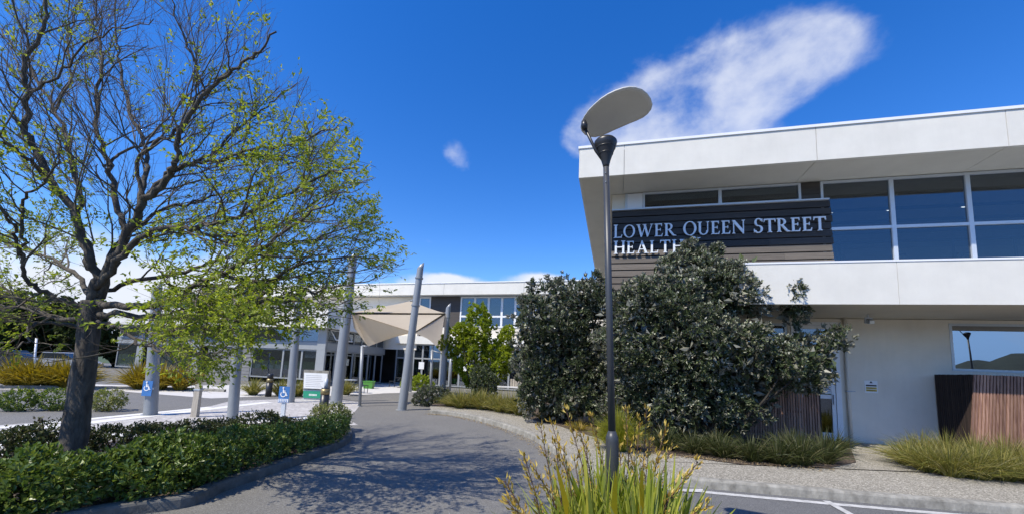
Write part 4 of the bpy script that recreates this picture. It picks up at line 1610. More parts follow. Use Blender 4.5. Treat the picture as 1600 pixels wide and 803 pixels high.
gR = 'tussocks in the bed under the right hand window'
TR = [(1422, 726, .66), (1452, 736, .70), (1486, 743, .76), (1525, 747, .76), (1565, 749, .78), (1605, 752, .72), (1645, 755, .70)]
for k, (px, py, h) in enumerate(TR):
    tuss(px, py, 'straw green arching tussock, '+nth(k, 7)+' of the front row below the red screen', gR, B_TUSS, h, .66, 620, .010)
TR = [(1440, 716, .72), (1480, 722, .80), (1525, 728, .82), (1572, 733, .84), (1620, 738, .80)]
for k, (px, py, h) in enumerate(TR):
    tuss(px, py, 'straw green tussock against the red screen, '+nth(k, 5)+' of the back row', gR, B_TUSS, h, .62, 560, .010)
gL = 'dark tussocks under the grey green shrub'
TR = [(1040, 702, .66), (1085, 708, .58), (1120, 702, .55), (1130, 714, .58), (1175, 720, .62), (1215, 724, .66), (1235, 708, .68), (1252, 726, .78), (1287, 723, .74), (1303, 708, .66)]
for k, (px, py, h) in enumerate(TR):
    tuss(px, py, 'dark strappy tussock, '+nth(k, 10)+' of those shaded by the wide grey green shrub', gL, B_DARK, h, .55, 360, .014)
tuss(966, 703, 'rounded yellow green rush tussock behind the lamp pole', None, B_RUSH, .98, .55, 2400, .008)
gM = 'tussocks along the curved footpath'
TR = [(704, 634, .6), (718, 637, .75), (735, 637, .7), (752, 639, .75), (768, 640, .62), (780, 643, .72), (796, 645, .82), (812, 648, .8)]
for k, (px, py, h) in enumerate(TR):
    tuss(px, py, 'green straw tussock, '+nth(k, 8)+' of the row beside the curved footpath', gM, B_TUSS, h*1.25, .66, 460, .018)
tuss(850, 655, 'small orange tipped grass clump at the foot of the tall dark shrub', None, B_OCHRE, .42, .4, 200, .014)
tuss(905, 672, 'low rusty grass clump between the shrub and the flax', None, B_OCHRE, .35, .4, 160, .012)
gO = 'ochre grasses across the far road'
TR = [(20, 604), (48, 605), (78, 605), (104, 606), (122, 606), (215, 607), (248, 608), (280, 609)]
for k, (px, py) in enumerate(TR):
    tuss(px, py, 'feathery ochre grass, '+nth(k, 8)+' of the row across the far road', gO, B_OCHRE, 1.55, 1.1, 420, .05, 0.02)
gT = 'tussocks beside the information board'
TR = [(395, 616), (438, 617), (465, 618), (540, 616)]
for k, (px, py) in enumerate(TR):
    tuss(px, py, 'straw green tussock, '+nth(k, 4)+' of those around the information board', gT, B_TUSS, .95, .75, 420, .025, 0.02)

# ------------------------------------------------------------------ flax at the foot of the lamp
fx = thing('flax_plant', 'large yellow green flax with sword leaves and flower stalks round the lamp base', 'plant', (.95, 3.0, 0))
mb = MB()
for x, y, h, n, sp in ((.42, 3.0, .98, 50, .5), (.55, 3.3, 1.1, 46, .5), (.70, 3.0, 1.22, 60, .50), (.95, 2.8, 1.25, 70, .46), (1.14, 3.0, 1.22, 62, .50), (.80, 3.3, 1.26, 50, .50), (1.12, 3.4, 1.18, 46, .50), (.50, 2.85, .98, 44, .48), (1.36, 2.85, .96, 46, .46), (.9, 2.65, 1.10, 54, .44), (1.1, 2.7, 1.06, 44, .46), (1.0, 3.75, 1.12, 40, .4)):
    blades(mb, (x, y, 0), h, sp, int(n*1.7), .054, .12, 1.3, hv=.09)
    blades(mb, (x, y, 0), h*1.0, sp*1.25, int(n*1.8), .019, .16, 1.2, hv=.16)
mb.build('sword_leaves', B_FLAX, fx, False, kind='stuff')
mb = MB()
for (px, py, d), (qx, qy) in (((905, 900, 2.9), (868, 720)), ((1000, 900, 2.85), (1003, 728)), ((955, 900, 2.75), (962, 735))):
    a, b = P(px, py, d), P(qx, qy, d-.1)
    ln = smooth_line([a, (a+b)/2+np.array([.01, .03, .02]), b], 6)
    w = np.interp(np.linspace(0, 1, len(ln)), [0, .5, .85, 1], [.022, .024, .014, .002])
    v = np.concatenate([ln+np.outer(w, [1, .2, 0]), ln-np.outer(w, [1, .2, 0])])
    n = len(ln)
    mb.add(v, [(i, i+1, n+i+1, n+i) for i in range(n-1)])
mb.build('yellowed_leaf', B_FLAXY, fx)
st, pod = MB(), MB()
stk = [((870, 905), (845, 668), 3.0), ((880, 905), (868, 690), 3.1), ((850, 905), (820, 715), 2.8), ((835, 905), (790, 752), 2.7), ((845, 905), (793, 783), 2.65), ((930, 905), (885, 640), 3.4), ((940, 905), (905, 668), 3.5), ((905, 905), (862, 660), 3.3),
       ((985, 900), (1000, 655), 3.5), ((1000, 900), (1040, 668), 3.4), ((1010, 900), (1090, 722), 2.9), ((990, 900), (1030, 715), 3.2), ((970, 900), (985, 690), 3.6), ((1020, 900), (1105, 790), 2.8), ((960, 900), (925, 650), 3.7), ((1000, 900), (1010, 640), 3.8), ((890, 905), (838, 735), 3.0), ((1010, 905), (1065, 745), 3.0), ((980, 900), (1020, 668), 3.9), ((950, 900), (935, 690), 3.9), ((900, 905), (880, 700), 3.6), ((985, 900), (978, 640), 3.9), ((990, 900), (992, 668), 3.7), ((1000, 900), (1015, 690), 3.6), ((975, 900), (968, 700), 3.95), ((930, 905), (915, 690), 3.6), ((915, 905), (898, 720), 3.3), ((1005, 900), (1048, 700), 3.5)]
for (a, b, d) in stk:
    A_, B_ = P(*a, d), P(*b, d-.05)
    mid = (A_+B_)/2+np.array([(A_[0]-B_[0])*.18, 0, .05])
    ln = smooth_line([A_, mid, B_], 9)
    st.tube(ln, np.linspace(.006, .0025, len(ln)), 5, False)
    tot = len(ln)
    for k in range(int(tot*.45), tot):
        for q in range(3):
            tg = unit(ln[min(k+1, tot-1)]-ln[k-1])
            c = ln[k]+(ln[min(k+1, tot-1)]-ln[k])*random.random()
            sd = rng.normal(size=3)
            sd -= tg*(sd @ tg)
            sd = unit(sd)
            e = c+sd*random.uniform(.006, .022)+tg*random.uniform(0, .02)
            dd = unit(tg*.9+sd*random.uniform(.2, .9))
            st.tube([c, e], .002, 3, False)
            add_leaves(pod, e[None], dd[None], sd[None], .052*random.uniform(.7, 1.2), .015, .5)
            if random.random() < .5:
                add_leaves(pod, e[None], (dd+rng.normal(size=3)*.25)[None], rng.normal(size=(1, 3)), .045, .012, .5)
st.build('flower_stalks', F_STEM, fx, True, kind='stuff')
pod.build('seed_pods', F_POD, fx, False, kind='stuff')

# ------------------------------------------------------------------ canopy masts, posts and sail
def mast(name, label, cat, base, top, r0, r1, collars=(), group=None, cut=True, mat=MAST):
    base, top = np.array(base), np.array(top)
    t = thing(name, label, cat, base, group)
    d = unit(top-base)
    mb = MB()
    n0 = 20
    mb.tube([base-d*.05, (base+top)/2, top-d*.45, top-d*.25], [r0, (r0+r1)/2, r1*1.02, r1], n0, not cut)
    if cut:     # slanted cut end
        a = np.arange(n0)*2*math.pi/n0
        u = unit(np.cross(d, [0, 1, 0.]))
        w = np.cross(d, u)
        low = [top-d*.25+u*r1*math.cos(q)+w*r1*math.sin(q) for q in a]
        hi = [top+u*r1*math.cos(q)+w*r1*math.sin(q)+d*(-.14+.28*(-1)*math.cos(q)*.5*-1*(1 if u[0] > 0 else -1)) for q in a]
        mb.add(low+hi, [(k, (k+1) % n0, n0+(k+1) % n0, n0+k) for k in range(n0)])
        mb.F.append(np.array([list(range(mb.n-n0, mb.n))]))
    mb.build('shaft', mat, t, True)
    for f in collars:
        c = base+(top-base)*f
        r = r0+(r1-r0)*f
        MB().tube([c-d*.03, c+d*.03], r+.03, 20).build('collar', mat, t)
    MB().tube([base, base+np.array([0, 0, .02])], r0*1.35, 18).build('base_plate', mat, t)
    return t


def PB(px, py, base):
    """point over a pixel, at the distance of a base point"""
    return P(px, py, base[1])


b5 = G(628, 640)
t5 = PB(658, 410, b5)
m5 = mast('canopy_mast', 'leaning pale grey canopy mast with cut top, nearest the drive', 'mast', b5, t5, .17, .125, (.70, .89))
b4 = G(525, 630)
t4 = PB(553, 395, b4)
mast('canopy_mast', 'thick leaning canopy mast beside the information board', 'mast', b4, t4, .235, .16, (.74,))
b6 = np.append(G(690, 625)[:2], 0)
t6 = P(701, 473, b6[1])
mast('canopy_mast', 'far leaning canopy mast at the right end of the tan sail', 'mast', b6, t6, .17, .12, (.85,))
b1 = G(235, 648)
mast('canopy_mast', 'pale canopy mast carrying a blue wheelchair plate', 'mast', b1, PB(246, 440, b1), .165, .12, ())
b2 = G(363, 656)
mast('canopy_mast', 'pale canopy mast between the wooden post and the parking sign', 'mast', b2, PB(380, 430, b2), .135, .11, ())
b3 = G(453, 628)
mast('canopy_mast', 'pale canopy mast between the parking sign and the information board', 'mast', b3, PB(471, 425, b3), .17, .12, ())


def post(label, px, pyb, pyt, r, pxt=None, dep=None):
    b = G(px, pyb)
    tp_ = P(pxt or px+3, pyt, b[1])
    t = thing('canopy_post', label, 'post', b)
    MB().tube([b, tp_], r, 14).build('shaft', MAST, t, True)
    MB().tube([b, b+np.array([0, 0, .025])], r*1.7, 14).build('base_plate', MAST, t)
    return tp_


q_d = post('thin grey post holding the near low corner of the sail', 562, 634, 540, .062, 566)
q_e = post('thin grey post behind the leaning mast, at the middle sail corner', 641, 612, 520, .085, 645)
q_f = post('thin grey post under the right hand sail corner', 673, 612, 547, .085, 675)
q_g = post('thin grey post right of the far leaning mast', 703, 610, 548, .085, 705)

# tensile sail: straight-sided triangles between high masts and low posts, edges drawn in
hA = PB(549, 488, b4)
hB = PB(641, 470, b5)
hC = P(695, 489, b6[1])
lA = PB(549, 511, b4)+np.array([0, .3, 0])
ld_ = P(575, 541, q_d[1])
le = P(647, 519, q_e[1])
lf_ = P(691, 552, q_f[1])
sail = thing('shade_sail', 'tan tensioned shade sail slung between leaning masts over the entrance', 'canopy', (np.array(b4)+np.array(b6))/2*np.array([1, 1, 0]))


def sail_panel(a, b, c, ea=0, eb=0, ec=0, sag=.0, n=12):
    """triangle panel; ea, eb, ec draw in the edges ab, bc, ca"""
    a, b, c = np.array(a), np.array(b), np.array(c)
    cen = (a+b+c)/3
    v, idx = [], {}
    for i in range(n+1):
        for j in range(n+1-i):
            u, w = i/n, j/n
            t = 1-u-w
            p = a*t+b*u+c*w
            p = p+(cen-p)*(ea*4*t*u*(1-w)**2+eb*4*u*w*(1-t)**2+ec*4*t*w*(1-u)**2)
            p = p+np.array([0, 0, -sag*27*t*u*w])
            idx[(i, j)] = len(v)
            v.append(p)
    f = []
    for i in range(n):
        for j in range(n-i):
            f.append((idx[(i, j)], idx[(i+1, j)], idx[(i, j+1)]))
            if i+j < n-1:
                f.append((idx[(i+1, j)], idx[(i+1, j+1)], idx[(i, j+1)]))
    return MB().add(v, f).build('sail_panel', SAIL, sail, True)


sail_panel(hA, hB, hC, .03, .04, .0, .03)
sail_panel(hA, ld_, lA, 0, .10, 0, 0)
sail_panel(hA, hC, le, 0, 0, 0, .12)
sail_panel(hA, le, ld_, 0, .13, 0, .10)
sail_panel(hC, lf_, le, .12, .35, 0, .08)
mb = MB()
for a, b in ((hA, hC), (hC, le)):
    mb.tube([np.array(a)-[0, 0, .03], np.array(b)-[0, 0, .03]], .05, 8)
mb.build('cable', BARK2, sail, True)
mb = MB()
for a, b in ((hA, le), ):
    mb.tube([np.array(a)-[0, 0, .02], np.array(b)-[0, 0, .02]], .018, 6)
mb.build('seam', material('sail_seam', (.33, .28, .21), .8), sail, True)
mb = MB()
for a, b in ((hC, P(700, 488, b6[1])), (hB, PB(646, 468, b5)), (le, q_e), (ld_, q_d), (lf_, q_f)):
    mb.tube([a, b], .035, 8)
mb.build('corner_strut', MAST, sail, True)

# ------------------------------------------------------------------ signs, bollards
bs = G(441, 656)
sp_ = thing('parking_sign', 'small blue disabled parking sign with white wheelchair symbol on a short post', 'sign', bs)
MB().box((-.055, -.035, 0), (.055, .035, P(441, 628, bs[1])[2]), lambda x, y, z: bs*np.array([1, 1, 0])+np.array([x, y, z])).build('post', ALU, sp_)


def wheelchair(cx, z0, w, h, y, parent, mat_bg, mat_fg, base):
    """plate with the white wheelchair symbol, facing the camera side"""
    f = lambda x, yy, z: base*np.array([1, 1, 0])+np.array([x+cx, yy+y, z])
    MB().box((-w/2, 0, z0), (w/2, .012, z0+h), f).build('plate', mat_bg, parent)
    mb = MB()
    hy = -.004
    hh = h*.62
    zb = z0+h*.36
    def stroke(a, b, t):
        a, b = np.array(a)*hh, np.array(b)*hh
        d = unit(b-a)
        n = np.array([-d[1], d[0]])*t*hh/2
        stroke.k += 1
        k = stroke.k*.0006
        mb.prism([tuple(a+n), tuple(a-n), tuple(b-n), tuple(b+n)], hy-k, -.0005-k*.1, lambda x, q, z: f(x, z, zb+q))
    stroke.k = 0
    seg = np.radians(np.linspace(140, 385, 12))
    for p, q in zip(seg, seg[1:]):
        stroke((-.06+.26*math.cos(p), .26+.26*math.sin(p)), (-.06+.26*math.cos(q), .26+.26*math.sin(q)), .085)
    stroke((-.06, .38), (-.08, .76), .11)
    stroke((-.07, .58), (.14, .58), .085)
    stroke((-.06, .42), (.20, .42), .09)
    stroke((.18, .44), (.30, .12), .09)
    stroke((.29, .12), (.38, .15), .08)
    a = np.linspace(0, 2*math.pi, 11)[:-1]
    mb.prism([(-.09*hh+.085*hh*math.cos(q), .89*hh+.085*hh*math.sin(q)) for q in a], hy-.012, -.001, lambda x, q, z: f(x, z, zb+q))
    mb.build('wheelchair_symbol', SIGNW, parent)
    return f


zt0, zt1 = P(441, 628, bs[1])[2], P(441, 605, bs[1])[2]
f = wheelchair(.0, zt0, .30, zt1-zt0+.04, -.06, sp_, SIGNB, SIGNW, bs)
mb = MB()
hw = .40
mb.box((-.14, -.004, zt0+.015), (.14, -.0005, zt0+.105), f)
mb.build('lettering_panel', SIGNW, sp_)
mb = MB()
for k in range(2):
    for j in range(5):
        mb.box((-.12+.05*j, -.007, zt0+.028+.04*k), (-.12+.05*j+.034, -.0045, zt0+.05+.04*k), f)
mb.build('lettering', SIGNB, sp_)
wp = thing('wheelchair_plate', 'blue wheelchair plate fixed to the pale mast near the far road', 'sign', (b1[0], b1[1]-.2, 0))
zz = P(232, 617, b1[1])[2]
wheelchair(-.02, zz, .27, .42, -.21, wp, SIGNB, SIGNW, b1)
MB().box((-.12, -.195, zz+.18), (.10, -.13, zz+.23), lambda x, y, z: b1+np.array([x, y, z])).build('bracket', ALU, wp)
# wooden marker post
bw = G(304, 651)
zt_ = P(308, 600, bw[1])[2]
tw_ = thing('wooden_post', 'short weathered wooden marker post on the paving', 'post', bw)
MB().hexa([bw+np.array(q) for q in ((-.085, -.06, 0), (.085, -.06, 0), (.085, .06, 0), (-.085, .06, 0), (-.07, -.055, zt_), (.08, -.055, zt_-.03), (.08, .055, zt_-.03), (-.07, .055, zt_))]).build('shaft', TIMBER, tw_)
MB().box((-.085, -.07, zt_-.16), (.09, .068, zt_-.12), lambda x, y, z: bw+np.array([x, y, z])).build('strap', ALUD, tw_)


def bollard(label, px, pyb, pyt, r, neck=True):
    b = G(px, pyb, .0)
    zt = P(px+2, pyt, b[1])[2]
    t = thing('bollard_light', label, 'bollard', b)
    MB().tube([b, b+np.array([0, 0, zt*.62])], r, 18).build('shaft', BLACKM, t, True)
    MB().tube([b+np.array([0, 0, zt*.62]), b+np.array([0, 0, zt*.62+.16])], r*1.06, 18).build('band', BRASS, t, True)
    if neck:
        MB().tube([b+np.array([0, 0, zt*.62+.16]), b+np.array([0, 0, zt])], r*.40, 14).build('stem', ALUD, t, True)
        MB().tube([b+np.array([0, 0, zt*.62+.155]), b+np.array([0, 0, zt*.62+.19])], [r*1.0, r*.8], 18).build('cap', BLACKM, t, True)
    else:
        MB().tube([b+np.array([0, 0, zt*.62+.16]), b+np.array([0, 0, zt-.04]), b+np.array([0, 0, zt])], [r*.98, r*.98, r*.6], 18).build('cap', BLACKM, t, True)


bollard('black bollard light with bronze collar beside the yellow edged shrub', 504, 655, 591, .125)
bollard('black bollard between grass tussocks near the building corner', 419, 619, 583, .13, False)
# information board
bi = G(492, 624)
ib = thing('information_board', 'low white information board on a grey slab with green panel below', 'sign', bi)
fi = lambda x, y, z: bi*np.array([1, 1, 0])+np.array([x*1.0-.06*z, y, z])
k = bi[1]/FPX
MB().box((-.50, -.10, .45), (.62, .10, 1.30), fi).build('slab', CONC, ib)
MB().box((-.50, -.07, .0), (.62, .07, .44), fi).build('plinth', ALUD, ib)
MB().box((-.46, -.135, .50), (.58, -.105, 1.18), fi).build('panel', SIGNW, ib)
mb = MB()
for r in range(7):
    mb.box((-.38, -.139, .58+.08*r), (.2+.2*random.random(), -.1355, .60+.08*r), fi)
mb.build('print', material('grey_print', (.45, .45, .45), .6), ib)
MB().box((-.48, -.105, .08), (.30, -.075, .38), fi).build('green_panel', SIGNG, ib)
mb = MB()
for j in range(6):
    mb.box((-.22+.06*j, -.109, .18), (-.18+.06*j, -.1055, .26), fi)
mb.build('green_panel_print', SIGNW, ib)

# ------------------------------------------------------------------ entrance building behind
EYAW = R(16)
ED = np.array([math.cos(EYAW), -math.sin(EYAW), 0])
EN = np.array([math.sin(EYAW), math.cos(EYAW), 0])
E0 = P(700, 600, 33.5)*np.array([1, 1, 0])


def Q(s, n, z):
    return E0+ED*s+EN*n+np.array([0, 0, z])


def EZ(px, py, n=0.):
    d = ray(px, py)
    o = np.array([0, 0, EYE])
    t = (EN @ (E0+EN*n-o))/(EN @ d)
    a = o+d*t
    return float((a-E0) @ ED), float(a[2])


EB = thing('entrance_building', 'long white two storey entrance building with dark cladding and blue windows, behind the sail', 'building', E0)
zt, zb_ = EZ(700, 446)[1], EZ(700, 463)[1]
sL, sR = EZ(250, 450)[0], EZ(960, 450)[0]
jx = list(np.linspace(sL, sR, 8))
for a, b in zip(jx, jx[1:]):
    MB().box((a+.01, -.9, zb_), (b-.01, -.6, zt), Q).build('fascia_panel', STUC, EB)
MB().box((sL, -.55, zb_+.02), (sR, 12, zt-.1), Q).build('roof', ALUD, EB)
MB().box((sL-.1, -.95, zt+.005), (sR+.1, -.55, zt+.09), Q).build('roof_capping', WHITEM, EB)
wz0, wz1 = EZ(740, 511)[1], zb_
holes = []
xa, xb = EZ(719, 490)[0], EZ(838, 490)[0]
cols = [EZ(x, 490)[0] for x in (741.5, 763, 784, 805, 822)]
zr = EZ(740, 494)[1]
window(EB, xa, xb, wz0, wz1-.02, -.05, cols, [zr], .12, GLASS, WHITEM, Q)
xc, xd = EZ(655, 480)[0], EZ(673, 480)[0]
window(EB, xc, xd, EZ(660, 500)[1], wz1-.02, -.05, [], [], .12, GLASS, WHITEM, Q)
MB().box((xd+.01, -.03, wz0), (xa-.01, .15, wz1-.01), Q).build('dark_panel', CLADD, EB)
mb = MB()
mb.box((xd, .0, 4.2), (sR, .3, wz0-.01), Q)
mb.box((xb+.01, .0, wz0), (sR, .3, wz1-.01), Q)
mb.box((sL, .0, 3.0), (xc-.01, .3, wz1-.01), Q)
mb.build('wall', STUC2, EB)
# dark board blocks on the far left of the upper storey, behind the tree
for pa, pb in ((330, 372), (395, 425)):
    s0, s1 = EZ(pa, 450)[0], EZ(pb, 450)[0]
    z0, z1 = EZ(350, 482)[1], EZ(350, 446)[1]
    h = (z1-z0)/8
    for k in range(8):
        MB().box((s0, -.95-.01*(k % 2), z0+h*k+.01), (s1, -.905, z0+h*(k+1)-.01), Q).build('cladding_board', CLADD, EB)
# interior behind the glass
MB().box((sL, 4.5, .0), (sR, 4.6, wz1), Q).build('interior', DARKW, EB)
MB().box((sL, .3, 3.95), (sR, 4.5, 4.15), Q).build('floor_slab', INTC, EB)
# ground floor glazing below the sail, right of the wing
g0, g1 = EZ(618, 560)[0], EZ(845, 560)[0]
gz = EZ(650, 537)[1]
n = 15
cs = list(np.linspace(g0, g1, n+1))
window(EB, g0, g1, .08, gz, .02, cs[1:-1], [2.3], .10, GLASSD, ALUG, Q)
MB().box((g0, -.25, gz+.01), (g1+3, .35, 4.19), Q).build('lintel', STUC, EB)
for px, w in ((655, .5), (725, .45)):
    s = EZ(px, 560)[0]
    MB().box((s, -.01, 1.4), (s+w, .0, 2.0), Q).build('notice', PAPER, EB)

# the low wing that comes forward at left, corner by the thick mast
WN = thing('entrance_wing', 'single storey glazed wing with white fascia and grey columns, coming forward at left', 'building')
wc = P(502, 600, 27.0)*np.array([1, 1, 0])
cs_, cn_ = float((wc-E0) @ ED), float((wc-E0) @ EN)
WN.location = Vector(wc)


def WZ(px, py):
    return EZ(px, py, cn_)


fz0, fz1 = WZ(500, 511)[1], WZ(470, 481)[1]
wl = WZ(170, 500)[0]
jx = [wl, wl+(cs_-wl)*.33, wl+(cs_-wl)*.66, cs_]
for a, b in zip(jx, jx[1:]):
    MB().box((a+.008, cn_, fz0), (b-.008, cn_+.2, fz1), Q).build('fascia_panel', STUC, WN)
MB().box((cs_-.2, cn_+.205, fz0), (cs_, -.92, fz1), Q).build('fascia_panel', STUC, WN)
MB().box((wl, cn_+.21, fz0+.05), (cs_-.21, -.05, fz1-.2), Q).build('roof', SOFF, WN)
# recessed walls: transom beam, columns, clerestory, glazing
n1 = cn_+.9
s1 = cs_-.8
bz0, bz1 = WZ(485, 545)[1], WZ(485, 533)[1]
MB().box((wl, n1-.12, bz0), (s1, n1+.2, bz1), Q).build('transom_beam', ALUG, WN)
MB().box((s1-.25, n1+.21, bz0), (s1+.02, -.1, bz1), Q).build('transom_beam', ALUG, WN)
for px in (200, 290, 488):
    s = WZ(px, 560)[0]
    MB().box((s-.35, n1-.2, 0), (s+.35, n1-.125, fz0+.04), Q).build('column', ALUG, WN)
wcol = [WZ(px, 560)[0] for px in (330, 375, 425, 455)]
s_l = WZ(300, 560)[0]
window(WN, wl, s1-.02, bz1+.01, fz0+.04, n1, [WZ(p, 560)[0] for p in (230, 300, 370, 440)], [], .09, GLASSD, ALUG, Q)
window(WN, wcol[1], s1-.02, .35, bz0-.01, n1, wcol[2:], [], .09, GLASSD, ALUG, Q)
# grey board wall left of the glazing
h = (bz0-.02)/10
s0 = WZ(300, 560)[0]+.36
for k in range(10):
    MB().box((s0, n1-.02-.012*(k % 2), h*k+.01), (wcol[1]-.02, n1+.1, h*(k+1)-.012), Q).build('cladding_board', material('grey_boards', (.20, .20, .195), .7, .15, 4.) if k == 0 else bpy.data.materials['grey_boards'], WN)
window(WN, wl, s0-.75, .5, bz0-.01, n1, [wl+2.5, wl+5], [], .09, GLASSD, ALUG, Q)
# receding glazed side with doors
def QS(s, n, z):
    return Q(s1-.1-n, n1+s, z)
side = -.12-n1
dv = list(np.linspace(.3, side-.1, 8))
window(WN, .25, side-.05, .05, bz0-.01, 0, dv[1:-1], [], .09, GLASSD, ALUG, QS)
window(WN, .25, side-.05, bz1+.01, fz0+.04, 0, dv[1:-1], [], .08, GLASSD, ALUG, QS)
MB().box((wl, n1+3.5, 0), (s1-2.5, n1+3.6, fz0), Q).build('interior', DARKW, WN)
mb = MB()
for k in range(6):
    mb.box((wcol[1]+.3+.62*k, n1+.12, 1.0), (wcol[1]+.75+.62*k, n1+.13, 1.32), Q)
mb.box((wcol[-1]+.15, n1+.12, 1.9), (s1-.5, n1+.13, 3.2), Q)
mb.build('notice', PAPER, WN)
# an awning window pushed open in the clerestory
sx = WZ(508, 520)[0]
mb = MB()
o = [QS(.5, -.05, fz0-.05), QS(2.3, -.05, fz0-.05), QS(2.3, -.55, bz1+.25), QS(.5, -.55, bz1+.25)]
mb.tube(o+[o[0]], .04, 6)
mb.build('open_sash', WHITEM, WN)
MB().add(o, [(0, 1, 2, 3)]).build('pane', GLASSD, WN)

# ------------------------------------------------------------------ cafe furniture under the sail, bench, planter
gb = G(576, 606.5)
t = thing('green_crate', 'bright green box beside the cafe table at the entrance', 'box', gb)
mb = MB().hexa([gb+np.array(q) for q in ((-.28, -.22, 0), (.28, -.22, 0), (.28, .22, 0), (-.28, .22, 0), (-.33, -.26, .5), (.33, -.26, .5), (.33, .26, .5), (-.33, .26, .5))])
mb.build('body', material('green_plastic', (.07, .24, .03), .5), t)
mb = MB()
for y in (-.28, .24):
    mb.box((-.35, y, .47), (.35, y+.04, .52), lambda x, yy, z: gb+np.array([x, yy, z]))
mb.build('rim', bpy.data.materials['green_plastic'], t)


def cafe_table(label, b, mat, r=.42, group=None):
    t = thing('cafe_table', label, 'table', b, group)
    MB().tube([b+np.array([0, 0, .71]), b+np.array([0, 0, .74])], r, 20).build('table_top', mat, t)
    MB().tube([b+np.array([0, 0, .02]), b+np.array([0, 0, .71])], .03, 8).build('pedestal', BLACKM, t)
    MB().tube([b, b+np.array([0, 0, .03])], .22, 14).build('base', BLACKM, t)


def cafe_chair(label, b, face, group):
    t = thing('cafe_chair', label, 'chair', b, group)
    c, s = math.cos(face), math.sin(face)
    f = lambda x, y, z: b+np.array([c*x-s*y, s*x+c*y, z])
    MB().box((-.21, -.21, .43), (.21, .21, .46), f).build('seat', BLACKM, t)
    MB().box((-.20, .19, .60), (.20, .22, .86), f).build('backrest', BLACKM, t)
    for x in (-.19, .17):
        MB().box((x, .18, 0), (x+.025, .205, .86), f).build('leg', BLACKM, t)
        MB().box((x, -.2, 0), (x+.025, -.175, .43), f).build('leg', BLACKM, t)


tb1, tb2 = G(545, 613), G(625, 605)
cafe_table('round cafe table behind the thick canopy mast', tb1, ALU)
cafe_table('dark cafe table at the glazed entrance by the green box', tb2, BLACKM)
for b, o, a, lab in ((tb1, (.75, .1), 1.4, 'right of the table behind the thick mast'), (tb1, (-.1, .75), 0, 'behind the table by the thick mast'), (tb2, (.75, .2), 1.5, 'right of the dark table near the green box'), (tb2, (-.7, .3), -1.4, 'left of the dark table near the green box'), (tb2, (.1, .8), 0, 'behind the dark table near the green box')):
    cafe_chair('black cafe chair '+lab, b+np.array([o[0], o[1], 0]), a, 'cafe chairs at the entrance')
bb = G(795, 632, PATH)
bench = thing('table_and_seat', 'white slatted bench seat in front of the tall dark shrub, seen over the tussocks', 'bench', bb)
kx = bb[1]/FPX
zs = P(790, 603, bb[1])[2]
f = lambda x, y, z: bb*np.array([1, 1, 0])+np.array([x, y, z])
for k in range(4):
    MB().box((-.75, -.25+.13*k, zs-.05), (.55, -.14+.13*k, zs), f).build('slat', WHITEM, bench)
for x in (-.65, .4):
    MB().box((x, -.2, PATH), (x+.06, .2, zs-.055), f).build('leg', WHITEM, bench)
for k in range(5):
    MB().box((.02+.11*k, .28, zs+.0), (.11+.11*k, .31, zs+.34), f).build('back_slat', TIMBER, bench)

# lime tree, lime shrubs, dark ball, ivy column
bt = G(748, 625, PATH)
dl = bt[1]+1.0
lime = sprigs([bl(733, 542, 26, dl), bl(748, 512, 24, dl), bl(720, 530, 22, dl), bl(774, 545, 20, dl), bl(782, 565, 19, dl), bl(742, 570, 28, dl), bl(785, 528, 13, dl), bl(703, 548, 11, dl), bl(765, 585, 20, dl), bl(735, 590, 14, dl)], 4, .28)
shrub('young_tree', 'young lime green leafy tree in front of the entrance windows', 'tree', bt, lime, L_LIME, 60, 7, .15, .085, None, None, 0, 60, 1.2, .25, 1.0, .05, 2, hollow=.8)
b = G(757, 634, PATH)
shrub('ivy_shrub', 'dark speckled ivy shrub under the young lime tree', 'shrub', b, [bl(757, 605, 19, b[1], 1, 1.4), bl(752, 585, 15, b[1])], L_IVY, 90, 7, .10, .06, None, None, 0, 60, 1.4)
b = G(652, 610)
shrub('lime_shrub', 'low bright lime green shrub by the far posts', 'shrub', b, [bl(640, 600, 12, b[1]), bl(658, 598, 13, b[1]), bl(668, 603, 9, b[1])], L_LIME, 40, 6, .15, .10, None, None, 0, 30, 1.3)
b = G(676, 634)
shrub('dark_ball_shrub', 'black green shrub in the shade at the end of the footpath', 'shrub', b, [bl(668, 619, 17, b[1], 1, .9), bl(688, 618, 16, b[1], 1, .9), bl(655, 624, 10, b[1])], L_BUSH, 110, 7, .10, .04, None, None, 0, 120, 1.5)
MB_r = MB()
b = G(646, 618)
for q in range(3):
    pass

# ------------------------------------------------------------------ far left: trees, cars, lamp pole
gft = 'trees beyond the far road'
TR = [(-160, 490, 34, 80, 1.3), (-60, 500, 36, 75, 1.3), (15, 505, 40, 62, 1.1), (70, 510, 44, 56, 1.1), (130, 520, 42, 46, 1.0), (185, 530, 46, 42, .9), (240, 540, 44, 32, .8)]
for kk, (px, py, d, r, h) in enumerate(TR):
    c = P(px, py, d)
    rr = r/FPX*d*.8
    bb = [((c[0]+random.uniform(-1, 1)*rr*.5, c[1]+random.uniform(-.5, .5)*rr, max(c[2]+random.uniform(-.6, .5)*rr*h, rr*.4)), (rr*.6, rr*.6, rr*.5*h)) for k in range(7)]
    shrub('background_tree', 'bushy dark green tree, '+nth(kk, 7)+' of the row beyond the far road', 'tree', (c[0], c[1], 0), bb, L_FAR, 9, 6, .42, .26, gft, None, 0, 3, 1.3, .25, 1., .12, 1)


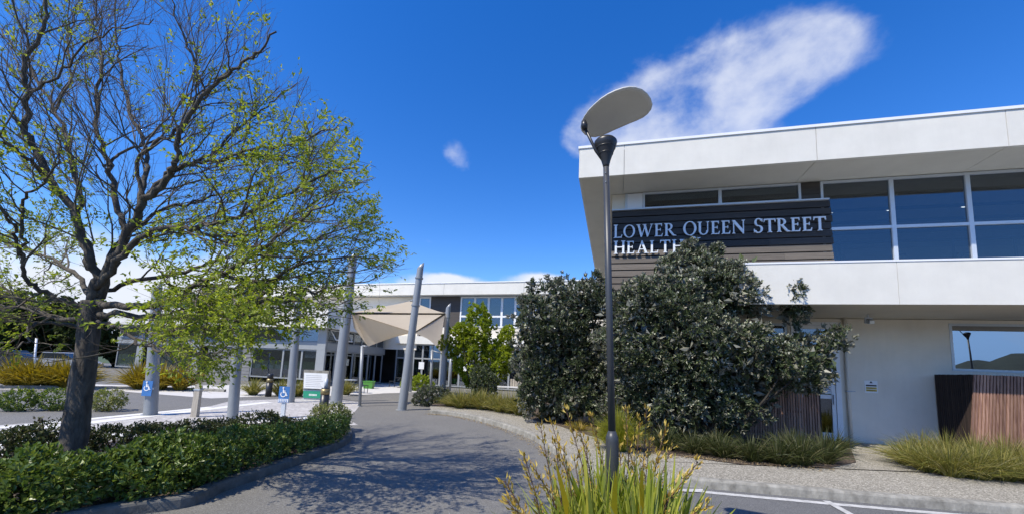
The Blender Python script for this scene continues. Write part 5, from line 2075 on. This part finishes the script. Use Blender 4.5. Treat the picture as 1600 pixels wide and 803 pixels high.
def car(label, b, face, col, group=None):
    t = thing('parked_car', label, 'car', b, group)
    c, s = math.cos(face), math.sin(face)
    f = lambda x, y, z: np.array(b)+np.array([c*x-s*y, s*x+c*y, z])
    m_ = material('car_paint', col, .25, .05, 3., spec=.6)
    prof = [(-2.1, .35), (-2.15, .62), (-2.05, .88), (-1.2, .95), (.9, .98), (1.75, .86), (2.1, .70), (2.15, .35)]
    mb = MB()
    mb.prism(prof, -.85, .85, lambda x, y, z: f(x, z, y))
    mb.build('body', m_, t)
    cab = [(-1.55, .94), (-1.15, 1.42), (.15, 1.46), (.95, .96)]
    MB().prism(cab, -.74, .74, lambda x, y, z: f(x, z, y)).build('cabin_glass', material('car_glass', (.02, .025, .03), .08, .1, 2.), t)
    MB().prism([(-1.2, 1.40), (-1.1, 1.47), (.1, 1.50), (.25, 1.42)], -.76, .76, lambda x, y, z: f(x, z, y)).build('roof', m_, t)
    for x in (-1.35, 1.35):
        for y in (-.86, .70):
            w = MB().tube([f(x, y, .32), f(x, y+.16, .32)], .32, 16).build('wheel', BLACKM, t)
            MB().tube([f(x, y-.006, .32), f(x, y+.166, .32)], .19, 12).build('rim', ALU, w)
    for y in (-.7, .5):
        MB().box((2.10, y, .60), (2.16, y+.22, .72), f).build('headlight', SIGNW, t)


cb = P(22, 570, 33)
car('dark grey car parked beyond the ochre grass, at the far left', (cb[0], cb[1], 0), .25, (.03, .032, .036))
cb = P(102, 570, 34)
car('silver car parked beyond the grass, beside the trunk', (cb[0], cb[1], 0), .25, (.35, .36, .37))
b = P(50, 600, 24)*np.array([1, 1, 0])
t = thing('white_post', 'thin white post standing among the ochre grass at far left', 'post', b)
MB().tube([b, P(57, 528, 24)], .05, 10).build('shaft', WHITEM, t, True)

# fallen leaf litter along the curved kerb and under the right-hand tussocks
pts, dr_ = [], []
kl2 = offset(KRS, -.12)
for k in range(700):
    i = random.randint(0, 84)
    u = random.random()
    p = kl2[i]*(1-u)+kl2[i+1]*u+rng.normal(size=2)*.09
    pts.append((p[0]-.05, p[1], .012))
    dr_.append((random.uniform(-1, 1), random.uniform(-1, 1), .05))
for k in range(420):
    a, b = G(1415, 722, PATH), G(1600, 753, PATH)
    p = a+(b-a)*random.random()+np.append(rng.normal(size=2)*.13, 0)
    pts.append((p[0], p[1], PATH+.016))
    dr_.append((random.uniform(-1, 1), random.uniform(-1, 1), .05))
for k in range(300):
    a, b = G(1010, 709, PATH), G(1290, 733, PATH)
    p = a+(b-a)*random.random()+np.append(rng.normal(size=2)*.10, 0)
    pts.append((p[0], p[1], PATH+.016))
    dr_.append((random.uniform(-1, 1), random.uniform(-1, 1), .05))
lt_ = MB()
add_leaves(lt_, np.array(pts), np.array(dr_), np.tile([0, 0, 1.], (len(pts), 1)), rng.uniform(.03, .07, len(pts)), .022)
lt_.build('fallen_leaves', leafmat('dry_leaf', [(.42, .32, .18), (.30, .22, .11), (.55, .45, .28)], .1, .7), None, False, kind='stuff')
